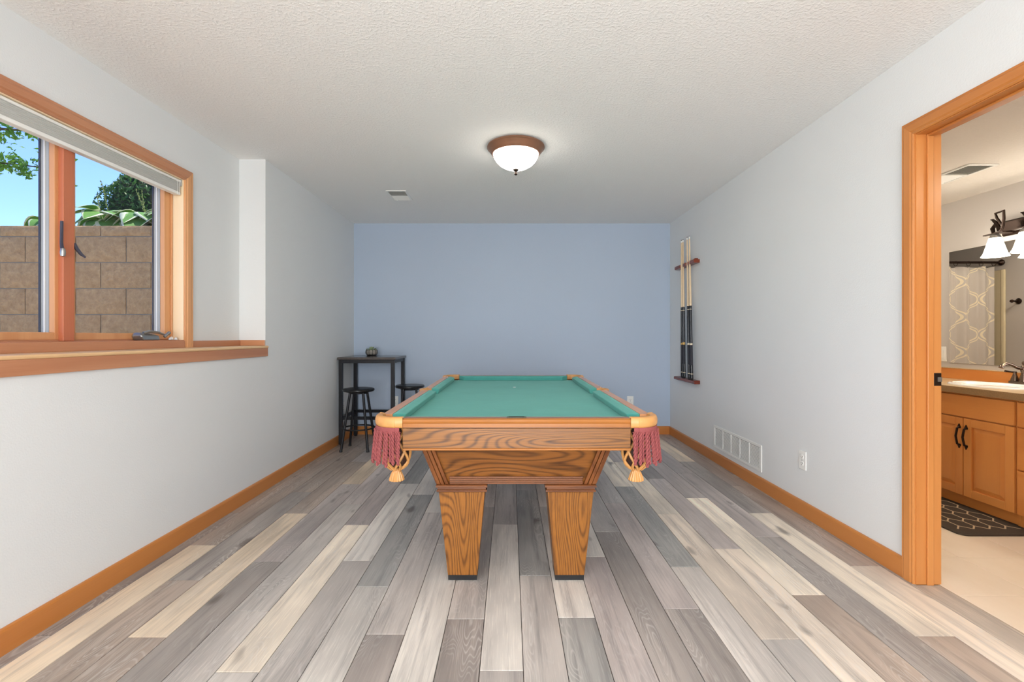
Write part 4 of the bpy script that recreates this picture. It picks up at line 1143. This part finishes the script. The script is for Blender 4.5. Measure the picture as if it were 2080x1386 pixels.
M['shrub'] = leafm_('dark_conifer', (70, 112, 58)); M['treeleaf'] = leafm_('bright_tree_leaf', (104, 152, 48)); M['stalk'] = leafm_('grass_stalk', (150, 160, 84))
M['bark'] = simple('brown_bark', (92, 74, 58), .9, bump=.6)
hl = hosta_leaf_mesh().build('hosta_leaf', [M['hosta'], M['hosta_edge']], None, True)
hl_mod = hl.modifiers.new('thickness', 'SOLIDIFY'); hl_mod.thickness = .0015
HR = random.Random(21)
hosta_specs = [((-3.46, 4.07), 'variegated hosta nearest the window mullion on the block wall', 18, 1.15), ((-3.15, 4.11), 'full variegated hosta in the middle of the right pane', 24, 1.35),
               ((-2.84, 4.07), 'variegated hosta at the right edge of the window pane', 20, 1.25), ((-4.02, 4.12), 'low leafy sprig seen in the left window pane', 9, .8)]
for (x, y), lab, n, s0 in hosta_specs:
    h_ = thing('hosta_plant', lab, 'plant', (x, y, 1.97), 0, 'hostas along the retaining wall')
    for k in range(n):
        c = hl.copy(); COL.objects.link(c); c.parent = h_
        tier = k / n; az = k*2.4 + HR.uniform(-.3, .3)
        s_ = s0*HR.uniform(.75, 1.1)
        c.scale = (s_, s_, s_); c.rotation_euler = (.95*tier - .45 + HR.uniform(-.2, .15), HR.uniform(-.3, .3), az)
        c.location = (.02*math.cos(az), .02*math.sin(az), .13 + .07*tier)
    if n > 14:
        for q in range(2 if n < 20 else 3):
            a = HR.uniform(-.25, .25); hgt = HR.uniform(.35, .52)
            pts = [(.01*q, .0, 0), (.02*q - .03 + a*.15, .02, hgt*.5), (-.02 - .12*HR.random() + a*.3, .03, hgt)]
            fs = MB().tube(pts, [.004, .003, .002], 6).build('flower_stalk', M['stalk'], h_, True)
            bm_ = MB()
            for i in range(8):
                t = .6 + .4*i/7; p = Vector(pts[1]).lerp(Vector(pts[2]), (t-.5)*2)
                bm_.lathe([(0, -.012), (.005, -.004), (.004, .006), (0, .01)], (p.x + HR.uniform(-.008, .008), p.y + HR.uniform(-.008, .008), p.z), 6)
            bm_.build('seed_heads', M['stalk'], fs)['kind'] = 'stuff'
bpy.data.objects.remove(hl)

def leaf_cloud(name, mat, parent, pts, size, rg, up=.0):
    m = MB()
    for p in pts:
        n_ = Vector((rg.gauss(0, 1), rg.gauss(0, 1), rg.gauss(up, 1))).normalized(); a = n_.orthogonal().normalized(); b = n_.cross(a)
        an = rg.uniform(0, 2*PI); u = a*math.cos(an) + b*math.sin(an); v = n_.cross(u); s_ = size*rg.uniform(.6, 1.3)
        p = Vector(p)
        m._add([p - u*s_, p + v*s_*.45 + n_*s_*.12, p + u*s_, p - v*s_*.45 + n_*s_*.12], [(0, 1, 2, 3)])
    o = m.build(name, mat, parent); o['kind'] = 'stuff'; return o
gs = thing('globe_shrub', 'dark green rounded conifer shrub beyond the hostas', 'shrub', (-4.13, 5.6, 1.97))
SR = random.Random(8); pts = []
for _ in range(9000):
    d = Vector((SR.gauss(0,1), SR.gauss(0,1), SR.gauss(0,1))).normalized()
    lump = 1 + .07*math.sin(7*d.x + 3*d.z) + .05*math.sin(11*d.y + 5*d.x)
    r = SR.uniform(.84, 1.0)*lump
    pts.append((.55*r*d.x, .5*r*d.y, .58 + .60*r*d.z))
leaf_cloud('foliage', M['shrub'], gs, pts, .026, SR)
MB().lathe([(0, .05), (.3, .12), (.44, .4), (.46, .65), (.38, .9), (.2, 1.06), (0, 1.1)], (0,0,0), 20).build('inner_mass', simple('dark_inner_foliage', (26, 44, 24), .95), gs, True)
MB().tube([(0, 0, 0), (0, 0, .3)], [.06, .05], 8).build('trunk', M['bark'], gs, True)

tr_ = thing('garden_tree', 'tree with bright green leaves reaching into the left window pane', 'tree', (-6.8, 5.4, 1.97))
MB().tube([(0, 0, 0), (.05, 0, .8), (.02, .05, 1.6), (.1, 0, 2.6)], [.12, .1, .08, .05], 10).build('trunk', M['bark'], tr_, True)
TR = random.Random(2); pts = []
branches = [[(.03, .02, 1.2), (.7, -.2, 1.15), (1.3, -.35, 1.02), (1.95, -.45, .92)], [(.05, .03, 1.6), (.8, -.1, 1.5), (1.5, -.3, 1.38), (2.05, -.4, 1.30)],
            [(.1, 0, 2.2), (.8, -.1, 2.2), (1.5, -.2, 2.1), (2.2, -.3, 2.0)], [(.0, 0, 1.4), (-.6, .3, 1.8), (-1.2, .4, 2.1)], [(.1, 0, 2.5), (.3, .4, 3.0), (.6, .7, 3.3)]]
for b in branches:
    MB().tube(b, [.03, .02, .012, .005][:len(b)] if len(b) == 4 else [.03, .015, .006], 7).build('branch', M['bark'], tr_, True)
    for i in range(len(b)-1):
        p, q = Vector(b[i]), Vector(b[i+1])
        for tw in range(13):
            s0 = p.lerp(q, TR.random()); dr = Vector((TR.gauss(.3, .5), TR.gauss(0, .5), TR.gauss(0, .35))).normalized()*TR.uniform(.12, .34)
            for _ in range(22):
                c = s0 + dr*TR.uniform(.2, 1.05); pts.append((c.x + TR.gauss(0, .035), c.y + TR.gauss(0, .035), c.z + TR.gauss(0, .03)))
leaf_cloud('foliage', M['treeleaf'], tr_, pts, .034, TR, .6)
